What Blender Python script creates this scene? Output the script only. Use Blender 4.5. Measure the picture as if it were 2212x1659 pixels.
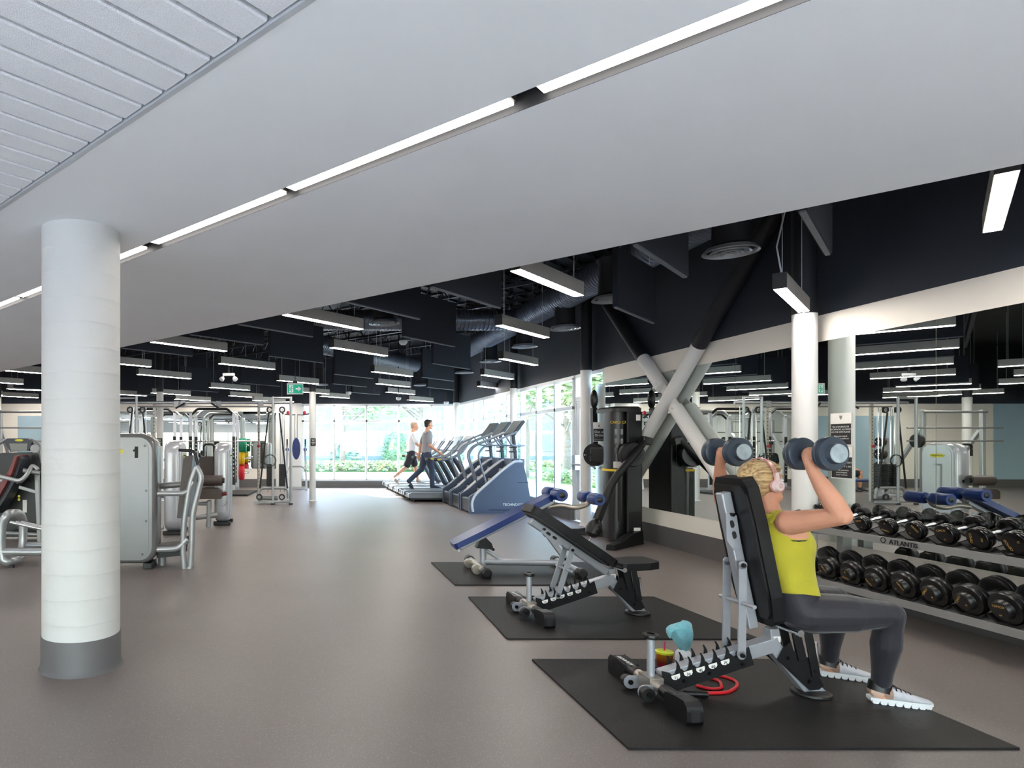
import bpy, bmesh, math, random
from math import sin, cos, pi, radians, sqrt, atan2
from mathutils import Vector, Matrix, Euler
for _o in list(bpy.data.objects): bpy.data.objects.remove(_o)
SC = bpy.context.scene
COL = SC.collection
random.seed(7)
# ------------------------------------------------------------------ camera
H, F, CU, CV = 1.38, 1390.0, 640.0, 956.0        # eye height, focal length in px, principal point
cam = bpy.data.cameras.new('camera'); camo = bpy.data.objects.new('camera', cam); COL.objects.link(camo)
cam.sensor_fit = 'HORIZONTAL'; cam.sensor_width = 36; cam.lens = F/2212*36
cam.shift_x = (1106-CU)/2212; cam.shift_y = (CV-829.5)/2212
cam.clip_start = .05; cam.clip_end = 300
camo.location = (0, 0, H); camo.rotation_euler = (pi/2, 0, 0)
SC.camera = camo
# ------------------------------------------------------------------ sky, sun, exposure
W = bpy.data.worlds.new('world'); SC.world = W; W.use_nodes = True
_n = W.node_tree.nodes; _bg = _n['Background']
_sky = _n.new('ShaderNodeTexSky'); _sky.sky_type = 'NISHITA'; _sky.sun_disc = False
_sky.sun_elevation = radians(32); _sky.sun_rotation = radians(-27); _sky.air_density = 1.0; _sky.dust_density = 1.0
W.node_tree.links.new(_sky.outputs[0], _bg.inputs[0]); _bg.inputs[1].default_value = 1.08
sun = bpy.data.lights.new('sun', 'SUN'); suno = bpy.data.objects.new('sun', sun); COL.objects.link(suno)
sun.energy = 15.0; sun.angle = radians(.6); sun.color = (1, .95, .88)
suno.rotation_euler = Vector((.46, -.90, -.60)).to_track_quat('-Z', 'Y').to_euler()
LAMP, SLOT, FILL = 31.0, 7.0, 28.0                            # radiance of the hanging lamps, slot lamps and added fill lamps
vs = SC.view_settings; vs.view_transform = 'Standard'; vs.look = 'None'; vs.gamma = 1; vs.exposure = 1.0
vs.use_curve_mapping = False
# ------------------------------------------------------------------ helpers
def pt(u, v, Y): return Vector(((u-CU)/F*Y, Y, H-(v-CV)/F*Y))
def gp(u, v):
    Y = H*F/(v-CV); return Vector(((u-CU)/F*Y, Y, 0))
def V(*a): return Vector(a)
def lin(c):
    return tuple((x/255/12.92 if x/255 <= .04045 else ((x/255+.055)/1.055)**2.4) for x in c)
MATS = {}
def mat(name, col, rough=.5, metal=0, var=None, bump=None, spec=.5, coat=0, emit=0, sheen=0, trans=0):
    if name in MATS: return MATS[name]
    m = bpy.data.materials.new(name); m.use_nodes = True; nt = m.node_tree; b = nt.nodes['Principled BSDF']
    c = (*lin(col), 1)
    b.inputs['Base Color'].default_value = c; b.inputs['Roughness'].default_value = rough
    b.inputs['Metallic'].default_value = metal; b.inputs['Specular IOR Level'].default_value = spec
    b.inputs['Coat Weight'].default_value = coat; b.inputs['Sheen Weight'].default_value = sheen
    b.inputs['Transmission Weight'].default_value = trans
    if emit: b.inputs['Emission Color'].default_value = c; b.inputs['Emission Strength'].default_value = emit
    tc = nt.nodes.new('ShaderNodeTexCoord')
    if var is None and not emit: var = (6, .06)
    if var:
        n = nt.nodes.new('ShaderNodeTexNoise'); n.inputs['Scale'].default_value = var[0]; n.inputs['Detail'].default_value = 4
        nt.links.new(tc.outputs['Object'], n.inputs['Vector'])
        r = nt.nodes.new('ShaderNodeMapRange'); r.inputs[1].default_value = .3; r.inputs[2].default_value = .7
        r.inputs[3].default_value = 1-var[1]; r.inputs[4].default_value = 1+var[1]
        nt.links.new(n.outputs['Fac'], r.inputs[0])
        x = nt.nodes.new('ShaderNodeVectorMath'); x.operation = 'SCALE'; x.inputs[0].default_value = c[:3]
        nt.links.new(r.outputs[0], x.inputs['Scale']); nt.links.new(x.outputs[0], b.inputs['Base Color'])
    if bump:
        n = nt.nodes.new('ShaderNodeTexNoise'); n.inputs['Scale'].default_value = bump[0]; n.inputs['Detail'].default_value = 3
        nt.links.new(tc.outputs['Object'], n.inputs['Vector'])
        q = nt.nodes.new('ShaderNodeBump'); q.inputs['Strength'].default_value = bump[1]; q.inputs['Distance'].default_value = .01
        nt.links.new(n.outputs['Fac'], q.inputs['Height']); nt.links.new(q.outputs[0], b.inputs['Normal'])
    MATS[name] = m; return m
class MB:
    def __init__(s): s.v = []; s.f = []; s.s = []
    def add(s, vs, fs, smooth=False):
        o = len(s.v); s.v += [tuple(p) for p in vs]
        for f in fs: s.f.append(tuple(i+o for i in f)); s.s.append(smooth)
        return s
    def box(s, x0, y0, z0, x1, y1, z1, M=None):
        vs = [V(x, y, z) for z in (z0, z1) for y in (y0, y1) for x in (x0, x1)]
        if M: vs = [M @ p for p in vs]
        return s.add(vs, [(0, 2, 3, 1), (4, 5, 7, 6), (0, 1, 5, 4), (2, 6, 7, 3), (0, 4, 6, 2), (1, 3, 7, 5)])
    def cbox(s, c, sz, M=None):
        return s.box(c[0]-sz[0]/2, c[1]-sz[1]/2, c[2]-sz[2]/2, c[0]+sz[0]/2, c[1]+sz[1]/2, c[2]+sz[2]/2, M)
    def bar(s, p, q, w, h, up=(0, 0, 1)):            # oriented box from p to q, w sideways, h along up
        p = Vector(p); q = Vector(q); a = (q-p).normalized(); u = Vector(up)
        sd = a.cross(u)
        if sd.length < 1e-4: sd = a.cross(V(0, 1, 0))
        sd.normalize(); u = sd.cross(a).normalized()
        vs = [b+sd*(w/2*i)+u*(h/2*j) for b in (p, q) for i, j in ((-1, -1), (1, -1), (1, 1), (-1, 1))]
        return s.add(vs, [(0, 3, 2, 1), (4, 5, 6, 7), (0, 1, 5, 4), (1, 2, 6, 5), (2, 3, 7, 6), (3, 0, 4, 7)])
    def prism(s, pts, vec):                          # planar polygon extruded by vec
        n = len(pts); vec = Vector(vec); a = [Vector(p) for p in pts]
        nr = V(0, 0, 0)
        for i in range(n): nr += a[i].cross(a[(i+1) % n])
        if nr.dot(vec) > 0: a.reverse()
        b = [p+vec for p in a]
        s.add(a+b, [tuple(range(n)), tuple(range(2*n-1, n-1, -1))])
        return s.add(a+b, [(i, i+n, (i+1) % n+n, (i+1) % n) for i in range(n)])
    def rings(s, rs, cap=True, closed=False, smooth=True):
        n = len(rs[0]); vs = [p for r in rs for p in r]; k = len(rs); fs = []
        for i in range(k if closed else k-1):
            a = i*n; b = ((i+1) % k)*n
            fs += [(a+j, a+(j+1) % n, b+(j+1) % n, b+j) for j in range(n)]
        s.add(vs, fs, smooth)
        if cap and not closed:
            s.add(rs[0], [tuple(range(n-1, -1, -1))]); s.add(rs[-1], [tuple(range(n))])
        return s
    def cyl(s, p, q, r, r2=None, n=16, cap=True, smooth=True):
        p = Vector(p); q = Vector(q); r2 = r if r2 is None else r2
        x, y = frame(q-p)
        c = [(cos(2*pi*i/n), sin(2*pi*i/n)) for i in range(n)]
        return s.rings([[p+x*(a*r)+y*(b*r) for a, b in c], [q+x*(a*r2)+y*(b*r2) for a, b in c]], cap, smooth=smooth)
    def tube(s, pts, r, n=10, closed=False, cap=True):
        pts = [Vector(p) for p in pts]; k = len(pts); rs = []; px = None
        for i in range(k):
            if closed: t = pts[(i+1) % k]-pts[i-1]
            else: t = pts[min(i+1, k-1)]-pts[max(i-1, 0)]
            t.normalize()
            if px is None: x, y = frame(t)
            else:
                x = px-t*px.dot(t); x.normalize(); y = t.cross(x)
            px = x; rr = r[i] if isinstance(r, (list, tuple)) else r
            rs.append([pts[i]+x*(rr*cos(2*pi*j/n))+y*(rr*sin(2*pi*j/n)) for j in range(n)])
        return s.rings(rs, cap, closed)
    def lathe(s, prof, o=(0, 0, 0), ax=(0, 0, 1), n=24):   # profile of (r, h)
        o = Vector(o); a = Vector(ax).normalized(); x, y = frame(a)
        rs = [[o+a*h+x*(max(r, 1e-4)*cos(2*pi*j/n))+y*(max(r, 1e-4)*sin(2*pi*j/n)) for j in range(n)] for r, h in prof]
        return s.rings(rs, cap=prof[0][0] < .003 or prof[-1][0] < .003)
    def ell(s, c, r, M=None, n=16, m=10):
        c = Vector(c); rs = []
        for i in range(m+1):
            t = -pi/2+pi*i/m
            ring = [V(r[0]*max(cos(t), .002)*cos(2*pi*j/n), r[1]*max(cos(t), .002)*sin(2*pi*j/n), r[2]*sin(t)) for j in range(n)]
            rs.append([c+(M @ p if M else p) for p in ring])
        return s.rings(rs)
    def build(s, name, m, parent=None, bevel=0, seg=2, loc=None, remesh=0, smooth=0, sub=0):
        me = bpy.data.meshes.new(name); me.from_pydata(s.v, [], s.f); me.update()
        me.polygons.foreach_set('use_smooth', s.s)
        if not remesh and any(s.s): me.set_sharp_from_angle(angle=radians(38))
        me.materials.append(m)
        o = bpy.data.objects.new(name, me); COL.objects.link(o)
        if parent: o.parent = parent
        if loc is not None: o.location = loc
        if bevel:
            b = o.modifiers.new('bevel', 'BEVEL'); b.width = bevel; b.segments = seg; b.limit_method = 'ANGLE'; b.angle_limit = radians(40)
            b.harden_normals = False
        if remesh:
            r = o.modifiers.new('remesh', 'REMESH'); r.mode = 'VOXEL'; r.voxel_size = remesh; r.use_smooth_shade = True
            if smooth:
                q = o.modifiers.new('smooth', 'SMOOTH'); q.factor = .5; q.iterations = smooth
        if sub:
            q = o.modifiers.new('subdivision', 'SUBSURF'); q.levels = sub; q.render_levels = sub
        return o
def frame(d):
    d = Vector(d).normalized(); u = V(0, 0, 1) if abs(d.z) < .95 else V(0, 1, 0)
    x = u.cross(d).normalized(); return x, d.cross(x)
def fillet(pts, rad, seg=5, closed=False):             # rounded polyline
    pts = [Vector(p) for p in pts]; out = []; k = len(pts)
    for i, p in enumerate(pts):
        if not closed and i in (0, k-1): out.append(p); continue
        a = pts[i-1]-p; b = pts[(i+1) % k]-p
        t = min(rad, a.length*.49, b.length*.49); pa = p+a.normalized()*t; pb = p+b.normalized()*t
        for j in range(seg+1):
            w = j/seg; out.append(pa*(1-w)**2+p*(2*w*(1-w))+pb*w*w)
    return out
def rrect(w, h, r, seg=4):                             # rounded rectangle outline, centred, 2-D
    o = []
    for cx, cy, a0 in ((w/2-r, h/2-r, 0), (-w/2+r, h/2-r, 90), (-w/2+r, -h/2+r, 180), (w/2-r, -h/2+r, 270)):
        for j in range(seg+1):
            a = radians(a0+90*j/seg); o.append((cx+r*cos(a), cy+r*sin(a)))
    return o
def tag(o, label=None, cat=None, group=None, kind=None):
    if label: o['label'] = label
    if cat: o['category'] = cat
    if group: o['group'] = group
    if kind: o['kind'] = kind
    return o
def thing(name, label, cat, loc=(0, 0, 0), rz=0, group=None):
    o = bpy.data.objects.new(name, None); COL.objects.link(o); o.empty_display_size = .1
    o.location = loc; o.rotation_euler = (0, 0, rz)
    return tag(o, label, cat, group)
def struct(name, mb, m, parent=None, bevel=0):
    o = mb.build(name, m, parent, bevel)
    if parent is None: o['kind'] = 'structure'
    return o
def copy_tree(o, label=None, loc=None, rz=None, parent=None):
    c = o.copy(); COL.objects.link(c); c.parent = parent
    if loc is not None: c.location = loc
    if rz is not None: c.rotation_euler[2] = rz
    if label: c['label'] = label
    for ch in list(o.children): copy_tree(ch, parent=c)
    return c
def text(body, size, m, parent=None, loc=(0, 0, 0), rot=(pi/2, 0, 0), name='lettering', ext=.0008, align='CENTER', M=None, bold=0):
    cu = bpy.data.curves.new('t', 'FONT'); cu.body = body; cu.size = size; cu.extrude = ext; cu.align_x = align; cu.align_y = 'CENTER'
    cu.resolution_u = 2; cu.offset = bold
    to = bpy.data.objects.new('t', cu); COL.objects.link(to); bpy.context.view_layer.update()
    me = bpy.data.meshes.new_from_object(to.evaluated_get(bpy.context.evaluated_depsgraph_get()))
    bpy.data.objects.remove(to); bpy.data.curves.remove(cu)
    me.name = name; me.materials.clear(); me.materials.append(m)
    o = bpy.data.objects.new(name, me); COL.objects.link(o)
    if parent: o.parent = parent
    if M is not None: o.matrix_local = M
    else: o.location = loc; o.rotation_euler = rot
    return o
R45 = sqrt(.5)
D3 = V(R45, R45, 0); D2 = V(R45, -R45, 0)               # the two diagonal directions of the ceiling
# ------------------------------------------------------------------ materials
white_paint = mat('white_paint', (222, 221, 218), .55, var=(3, .02))
ceil_white = mat('ceiling_white', (240, 242, 244), .7, var=(2, .015))
cream = mat('cream_paint', (236, 230, 220), .6, var=(2, .02))
black_paint = mat('black_paint', (27, 29, 34), .62, var=(2, .1))
charcoal_wall = mat('charcoal_wall', (37, 43, 54), .7, var=(1.5, .06))
base_grey = mat('rubber_base', (92, 90, 90), .5, var=(4, .05))
alu = mat('aluminium_frame', (214, 219, 222), .4, .25, var=(5, .03))
mirror_m = mat('mirror_glass', (224, 230, 227), .008, 1, var=(1, .002))
silver = mat('silver_paint', (168, 170, 172), .32, .55, var=(9, .04))
silver_dk = mat('silver_grey_paint', (140, 141, 142), .35, .4, var=(9, .05))
chrome = mat('chrome', (215, 217, 220), .12, 1, var=(9, .02))
black_metal = mat('black_metal', (15, 16, 20), .42, .2, var=(12, .1), bump=(400, .05))
black_plastic = mat('black_plastic', (15, 15, 17), .38, var=(9, .1))
black_pad = mat('black_vinyl', (17, 18, 21), .44, spec=.35, var=(20, .1), bump=(160, .12))
brown_pad = mat('brown_vinyl', (74, 63, 58), .42, var=(14, .1), bump=(160, .1))
blue_pad = mat('blue_vinyl', (20, 48, 112), .34, var=(14, .08), bump=(120, .12))
rubber_blk = mat('black_rubber', (18, 18, 19), .45, var=(25, .15), bump=(220, .1))
white_ink = mat('white_ink', (235, 235, 232), .6)
black_ink = mat('black_ink', (20, 20, 22), .6)
gold_ink = mat('gold_ink', (196, 158, 84), .4, .3)
yellow_ink = mat('yellow_ink', (226, 190, 40), .5)
paper = mat('paper', (236, 233, 228), .7)
lamp_m = mat('lamp_diffuser', (255, 247, 238), .5, emit=LAMP)
slot_m = mat('slot_lamp_diffuser', (255, 247, 238), .5, emit=SLOT)
fill_m = mat('fill_lamp_diffuser', (255, 250, 244), .5, emit=FILL)  # glow of the added fill lamps out of view
for _l in (lamp_m, slot_m, fill_m): _l.node_tree.nodes['Principled BSDF'].inputs['Base Color'].default_value = (.9, .9, .9, 1)
housing_m = mat('lamp_housing', (42, 41, 41), .5, .2, var=(9, .05))
housing_side = mat('lamp_side', (172, 168, 162), .5, .3, var=(9, .04))
trim_grey = mat('trim_grey', (196, 200, 204), .5, .2)
def glass_mat():
    m = bpy.data.materials.new('window_glass'); m.use_nodes = True; nt = m.node_tree; nt.nodes.clear()
    o = nt.nodes.new('ShaderNodeOutputMaterial'); x = nt.nodes.new('ShaderNodeMixShader'); t = nt.nodes.new('ShaderNodeBsdfTransparent')
    g = nt.nodes.new('ShaderNodeBsdfGlossy'); g.inputs['Roughness'].default_value = .01; g.inputs['Color'].default_value = (.9, .95, 1, 1)
    t.inputs['Color'].default_value = (.93, .965, .97, 1); x.inputs[0].default_value = .06
    nt.links.new(t.outputs[0], x.inputs[1]); nt.links.new(g.outputs[0], x.inputs[2]); nt.links.new(x.outputs[0], o.inputs[0]); return m
glass = glass_mat()
def floor_mat():
    m = mat('rubber_floor', (150, 144, 141), .39, spec=.48); nt = m.node_tree; b = nt.nodes['Principled BSDF']
    for l in list(nt.links):
        if l.to_socket == b.inputs['Base Color']: nt.links.remove(l)
    tc = nt.nodes.new('ShaderNodeTexCoord')
    base = nt.nodes.new('ShaderNodeTexNoise'); base.inputs['Scale'].default_value = .7; base.inputs['Detail'].default_value = 5
    nt.links.new(tc.outputs['Object'], base.inputs['Vector'])
    cr = nt.nodes.new('ShaderNodeValToRGB'); cr.color_ramp.elements[0].position = .3; cr.color_ramp.elements[1].position = .7
    cr.color_ramp.elements[0].color = (*lin((115, 106, 103)), 1); cr.color_ramp.elements[1].color = (*lin((124, 115, 112)), 1)
    nt.links.new(base.outputs['Fac'], cr.inputs[0]); last = cr.outputs[0]
    for sc, th, col, seed in ((95, .16, (172, 165, 160), 0), (120, .15, (84, 78, 76), 9), (70, .10, (156, 142, 134), 4)):
        vo = nt.nodes.new('ShaderNodeTexVoronoi'); vo.inputs['Scale'].default_value = sc
        mp = nt.nodes.new('ShaderNodeMapping'); mp.inputs['Location'].default_value = (seed, seed*.7, 0)
        nt.links.new(tc.outputs['Object'], mp.inputs[0]); nt.links.new(mp.outputs[0], vo.inputs['Vector'])
        lt = nt.nodes.new('ShaderNodeMath'); lt.operation = 'LESS_THAN'; lt.inputs[1].default_value = th
        nt.links.new(vo.outputs['Distance'], lt.inputs[0])
        mx = nt.nodes.new('ShaderNodeMix'); mx.data_type = 'RGBA'; mx.inputs['B'].default_value = (*lin(col), 1)
        nt.links.new(lt.outputs[0], mx.inputs['Factor']); nt.links.new(last, mx.inputs['A']); last = mx.outputs['Result']
    nt.links.new(last, b.inputs['Base Color']); return m
floor_m = floor_mat()
# ================================================================== THE SETTING
XW, YB, ZS, ZC = 4.92, 19.78, 2.69, 4.35       # mirror wall, window wall, white ceiling, black deck
ZP = 2.575                                     # where the white paint ends
XL, YR = -13.0, -8.0
struct('floor', MB().box(XL, YR, -.1, XW, YB, 0), floor_m)
bounce_m = mat('pale_bounce_floor', (232, 235, 240), .35, var=(1.5, .02))  # pale so that the added floors throw light up at the ceiling
struct('floor_bounce_rear', MB().box(XL, YR, 0, XW-.02, 1.9, .004), bounce_m)  # unseen pale floor behind the viewer, added to bounce light upward
struct('floor_bounce_left', MB().box(XL, 1.9, 0, -5.2, 7.6, .004), bounce_m)  # second added bounce floor, out of view on the left
# white dropped ceiling: a diagonal band between the planks and the open black ceiling, with a light slot in it
def band(s0, s1, z0, z1, x0=XL, x1=XW):         # region s0 < x+y < s1
    return MB().prism([(x0, s0-x0, z0), (x1, s0-x1, z0), (x1, s1-x1, z0), (x0, s1-x0, z0)], (0, 0, z1-z0))
S_T, S_A, S_B, S_E = 1.955, 3.25, 3.43, 6.44
struct('ceiling', band(S_T, S_A, ZS, ZS+.2), ceil_white)
cw = struct('ceiling_soffit', band(S_B, S_E, ZS, ZS+.2), ceil_white)
struct('ceiling_slot', band(S_A-.01, S_B+.01, ZS+.09, ZS+.2), black_paint)
struct('ceiling_slot_sides', MB().prism(*[[(XL, S_A-XL, ZS+.0005), (XW, S_A-XW, ZS+.0005), (XW, S_A+.004-XW, ZS+.0005), (XL, S_A+.004-XL, ZS+.0005)], (0, 0, .1)]).prism([(XL, S_B-.004-XL, ZS+.0005), (XW, S_B-.004-XW, ZS+.0005), (XW, S_B-XW, ZS+.0005), (XL, S_B-XL, ZS+.0005)], (0, 0, .1)), black_paint)
struct('trim_1', band(S_E-.02, S_E, ZS+.2, ZC), black_paint)
deck_m = mat('steel_deck', (22, 23, 27), .6, .3, var=(2, .15))
struct('ceiling_deck', MB().box(XL, YR, ZC, XW+.2, YB+.2, ZC+.15), deck_m)
# plank ceiling above the viewer
plank_m = mat('acoustic_plank', (240, 241, 244), .85, var=(160, .045), bump=(230, .5))
pl = struct('ceiling_plank_field', band(-9, S_T-.03, ZS+.075, ZS+.2, XL, 6), ceil_white)
struct('trim_2', band(S_T-.028, S_T+.004, ZS-.004, ZS+.06), trim_grey)
pw = 0.146
def plank_mesh():
    m = MB(); w = pw-.016; L = 3.0
    prof = [(-w/2, .05), (-w/2, .006), (-w/2+.006, 0), (w/2-.006, 0), (w/2, .006), (w/2, .05)]
    return m.prism([D2*a+V(0, 0, b) for a, b in prof], -D3*L)
k0 = plank_mesh().build('plank', plank_m, pl)
for i in range(-32, 9):
    o = k0 if i == -32 else k0.copy()
    if i != -32: COL.objects.link(o)
    o.parent = pl
    c = V(S_T/2-.02, S_T/2-.02, ZS+.004)+D2*(i*pw+.06)
    o.location = c
# walls
wr = struct('wall_right', MB().box(XW, YR, 0, XW+.2, 10.28, ZP), cream)
struct('wall_right_upper', MB().box(XW, YR, ZP, XW+.2, YB+.2, ZC), charcoal_wall)
struct('wall_back', MB().box(XL, YB, 0, .17, YB+.2, ZP), cream)
struct('wall_back_upper', MB().box(XL, YB, ZP, XW, YB+.2, ZC), charcoal_wall)
struct('wall_left', MB().box(XL-.2, YR, 0, XL, YB+.2, ZC), cream)
blue_wall = mat('pale_blue_paint', (158, 184, 198), .6, var=(2, .02))
struct('wall_back_blue', MB().box(-8.55, YB-.03, .25, -6.1, YB, 2.2), blue_wall)
struct('wall_back_blue_end', MB().box(-13, YB-.03, .25, -11.6, YB, ZP), blue_wall)
rear = struct('wall_rear', MB().box(XL, YR-.2, 0, XW, YR, .2).box(XL, YR-.2, 2.1, XW, YR, ZC), cream)
for i in range(10):
    struct('mullion', MB().box(XL+i*1.99-.04, YR-.15, .2, XL+i*1.99+.04, YR-.05, 2.1), alu, rear)
struct('baseboard_right', MB().box(XW-.012, YR, 0, XW, 10.28, .26), base_grey)
struct('baseboard_back', MB().box(XL, YB-.012, 0, .17, YB, .26), base_grey)
struct('wall_pier', MB().box(-.62, YB-.25, 0, .16, YB, ZP), white_paint)
# mirrors on the right wall
mir = thing('wall_mirror', 'wall mirror of tall frameless panels along the wall behind the dumbbell rack', 'mirror', (XW, 0, 0))
for i in range(8):
    y0 = 4.94-3*1.125+i*1.125
    MB().box(-.008, y0+.002, .47, 0, y0+1.125-.002, 2.325).build('mirror_panel', mirror_m, mir)
mirb = thing('wall_mirror', 'wall mirror on the far back wall behind the cable machines', 'mirror', (0, YB, 0))
for i in range(4):
    MB().box(-5.6+i*1.25+.003, -.01, .58, -5.6+(i+1)*1.25-.003, 0, 2.33).build('mirror_panel', mirror_m, mirb)
# window wall at the back
def window_wall(name, p0, p1, posts, zs, z0, z1, ztr, face):
    """posts: distances along p0-p1; face: outward normal"""
    d = (p1-p0).normalized(); f = Vector(face)
    fr = MB()
    for z, hh in ((z0, .06), (ztr, .065), (z1, .075)):
        fr.bar(p0+V(0, 0, z), p1+V(0, 0, z), .11, hh)
    root = struct(name, fr, alu, None, .004)
    for t in posts:
        c = p0+d*t
        MB().bar(c+V(0, 0, z0), c+V(0, 0, z1), .11, .06, up=d).build('window_mullion', alu, root, .004)
    L = [0]+list(posts)+[(p1-p0).length]
    for a, b in zip(L[:-1], L[1:]):
        if b-a < .1: continue
        for q0, q1 in ((z0, ztr), (ztr, z1)):
            m = MB(); c0 = p0+d*(a+.02); c1 = p0+d*(b-.02)
            m.bar(c0+V(0, 0, (q0+q1)/2), c1+V(0, 0, (q0+q1)/2), .012, q1-q0-.04); m.build('window_pane', glass, root)
    return root
zw = .2
window_wall('window_1', V(.17, YB+.06, 0), V(XW+.1, YB+.06, 0), [.03, .996, 1.99, 2.985, 3.98, 4.78], 0, zw+.02, ZP-.04, 2.04, (0, 1, 0))
window_wall('window_2', V(XW+.06, 11.43, 0), V(XW+.06, YB+.06, 0), [.03]+[.85+.93*i for i in range(8)], 0, zw+.02, ZP-.04, 2.0, (1, 0, 0))
struct('baseboard_window', MB().box(.17, YB-.05, 0, XW, YB+.15, zw), base_grey)
struct('baseboard_window_right', MB().box(XW-.05, 11.43, 0, XW+.15, YB, zw), base_grey)
# glass door beside the window
dr = struct('door_1', MB().box(XW+.02, 10.32, 0, XW+.1, 10.38, ZP).box(XW+.02, 11.37, 0, XW+.1, 11.43, ZP).box(XW+.02, 10.38, 2.1, XW+.1, 11.37, 2.18).box(XW+.02, 10.38, ZP-.06, XW+.1, 11.37, ZP), alu, None, .004)
MB().box(XW+.03, 10.4, .02, XW+.08, 10.52, 2.09).box(XW+.03, 11.24, .02, XW+.08, 11.36, 2.09).box(XW+.03, 10.52, .02, XW+.08, 11.24, .22).box(XW+.03, 10.52, 1.97, XW+.08, 11.24, 2.09).build('door_leaf', alu, dr, .004)
MB().box(XW+.05, 10.52, .22, XW+.06, 11.24, 1.97).build('door_pane', glass, dr)
MB().box(XW+.05, 10.38, 2.18, XW+.06, 11.37, ZP-.06).build('transom_pane', glass, dr)
MB().tube(fillet([V(XW-.04, 11.28, .95), V(XW-.08, 11.28, 1.0), V(XW-.08, 10.5, 1.0), V(XW-.04, 10.5, .95)], .04), .018).box(XW-.06, 11.22, .9, XW+.03, 11.34, 1.16).build('push_bar', silver, dr)
# open ceiling joists
joist_m = mat('joist_paint', (62, 66, 74), .45, .3)
jr = struct('ceiling_joists', MB().box(XW-.05, 4, ZC-.3, XW, YB, ZC), black_paint)
def joist(s):
    m = MB(); x0 = max(-9, s-YB+.2); x1 = min(XW-.1, s+2)
    if s-x1 < S_E-x1: pass
    p0 = V(x0, s-x0, 0); p1 = V(x1, s-x1, 0)
    for z in (ZC-.06, ZC-.45): m.bar(p0+V(0, 0, z), p1+V(0, 0, z), .06, .05)
    L = (p1-p0).length; k = int(L/.5); d = (p1-p0)/k
    for i in range(k):
        a = p0+d*i; m.bar(a+V(0, 0, ZC-.45), a+d*.5+V(0, 0, ZC-.06), .02, .02); m.bar(a+d*.5+V(0, 0, ZC-.06), a+d+V(0, 0, ZC-.45), .02, .02)
    return m
for i in range(10): joist(7.6+i*1.55).build('joist', joist_m, jr)
# deck ribs
for i in range(46):
    s = -11+i*.42; m = MB()                       # runs along D3: x-y = s
    x0 = max(-9, (S_E+s)/2+.1); x1 = min(XW-.05, YB+s-.1)
    if x1-x0 < .4: continue
    m.bar(V(x0, x0-s, ZC-.02), V(x1, x1-s, ZC-.02), .09, .04); m.build('deck_rib', deck_m, jr)
# ------------------------------------------------------------------ columns
def plaster():
    m = mat('column_paint', (206, 206, 203), .5, var=(2.5, .02)); nt = m.node_tree; b = nt.nodes['Principled BSDF']
    tc = nt.nodes.new('ShaderNodeTexCoord'); w = nt.nodes.new('ShaderNodeTexWave'); w.bands_direction = 'Z'; w.inputs['Scale'].default_value = 2.1
    w.inputs['Distortion'].default_value = .8; w.inputs['Detail'].default_value = 3; w.inputs['Detail Scale'].default_value = 2
    w.wave_profile = 'SAW'
    n = nt.nodes.new('ShaderNodeTexNoise'); n.inputs['Scale'].default_value = 26; n.inputs['Detail'].default_value = 5
    mx = nt.nodes.new('ShaderNodeMath'); mx.operation = 'MULTIPLY_ADD'; mx.inputs[1].default_value = .45
    nt.links.new(tc.outputs['Object'], w.inputs['Vector']); nt.links.new(tc.outputs['Object'], n.inputs['Vector'])
    pw_ = nt.nodes.new('ShaderNodeMath'); pw_.operation = 'POWER'; pw_.inputs[1].default_value = 9
    nt.links.new(w.outputs['Fac'], pw_.inputs[0])
    nt.links.new(n.outputs['Fac'], mx.inputs[0]); nt.links.new(pw_.outputs[0], mx.inputs[2])
    q = nt.nodes.new('ShaderNodeBump'); q.inputs['Strength'].default_value = .55; q.inputs['Distance'].default_value = .008
    nt.links.new(mx.outputs[0], q.inputs['Height']); nt.links.new(q.outputs[0], b.inputs['Normal']); return m
col_m = plaster()
t = thing('round_column', 'thick round white concrete column with grey rubber base in the foreground', 'column', (-1.335, 4.0, 0))
MB().cyl((0, 0, 0), (0, 0, ZS+.05), .232, n=64).build('shaft', col_m, t)
MB().lathe([(.232, 0), (.252, 0), (.246, .012), (.2385, .03), (.2385, .2), (.236, .205), (.232, .205)], n=64).build('base_wrap', base_grey, t)
def thin_column(X, Y, r, label, zsplit=ZP, base=True):
    t = thing('steel_column', label, 'column', (X, Y, 0))
    MB().cyl((0, 0, 0), (0, 0, zsplit), r, n=32).build('painted_shaft', white_paint, t)
    MB().cyl((0, 0, zsplit), (0, 0, ZC), r, n=32).build('black_upper_shaft', black_paint, t)
    if base: MB().lathe([(r, 0), (r+.02, 0), (r+.02, .012), (r, .03)], n=32).build('base_collar', white_paint, t)
    return t
thin_column(4.74, 6.0, .098, 'slim round white column black at the top, beside the dumbbell rack')
thin_column(4.80, 10.66, .088, 'slim round white column black at the top, behind the black cable trainer')
thin_column(4.80, 14.2, .08, 'slim round white column between the side windows behind the stair climbers')
thin_column(4.80, 19.3, .09, 'slim round white column in the far window corner')
tcm = thin_column(.385, 15.2, .078, 'slim round white column with a small black notice, right of the cable crossover')
tcl = thin_column(-3.22, 15.2, .082, 'slim round white column with a small notice, left of the power racks')
thin_column(-7.9, 17.0, .1, 'slim round white column at the far left beside the blue wall')
for tt, r in ((tcm, .078), (tcl, .082)):
    y = -r-.004
    MB().box(-.05, y, 1.30, .075, y+.003, 1.48).build('notice', black_ink, tt)
    for zz, w_ in ((1.452, .08), (1.425, .06), (1.39, .085), (1.372, .07), (1.345, .06)):
        MB().box(.012-w_/2, y-.001, zz-.004, .012+w_/2, y, zz+.004).build('notice_text', white_ink, tt)
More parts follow.
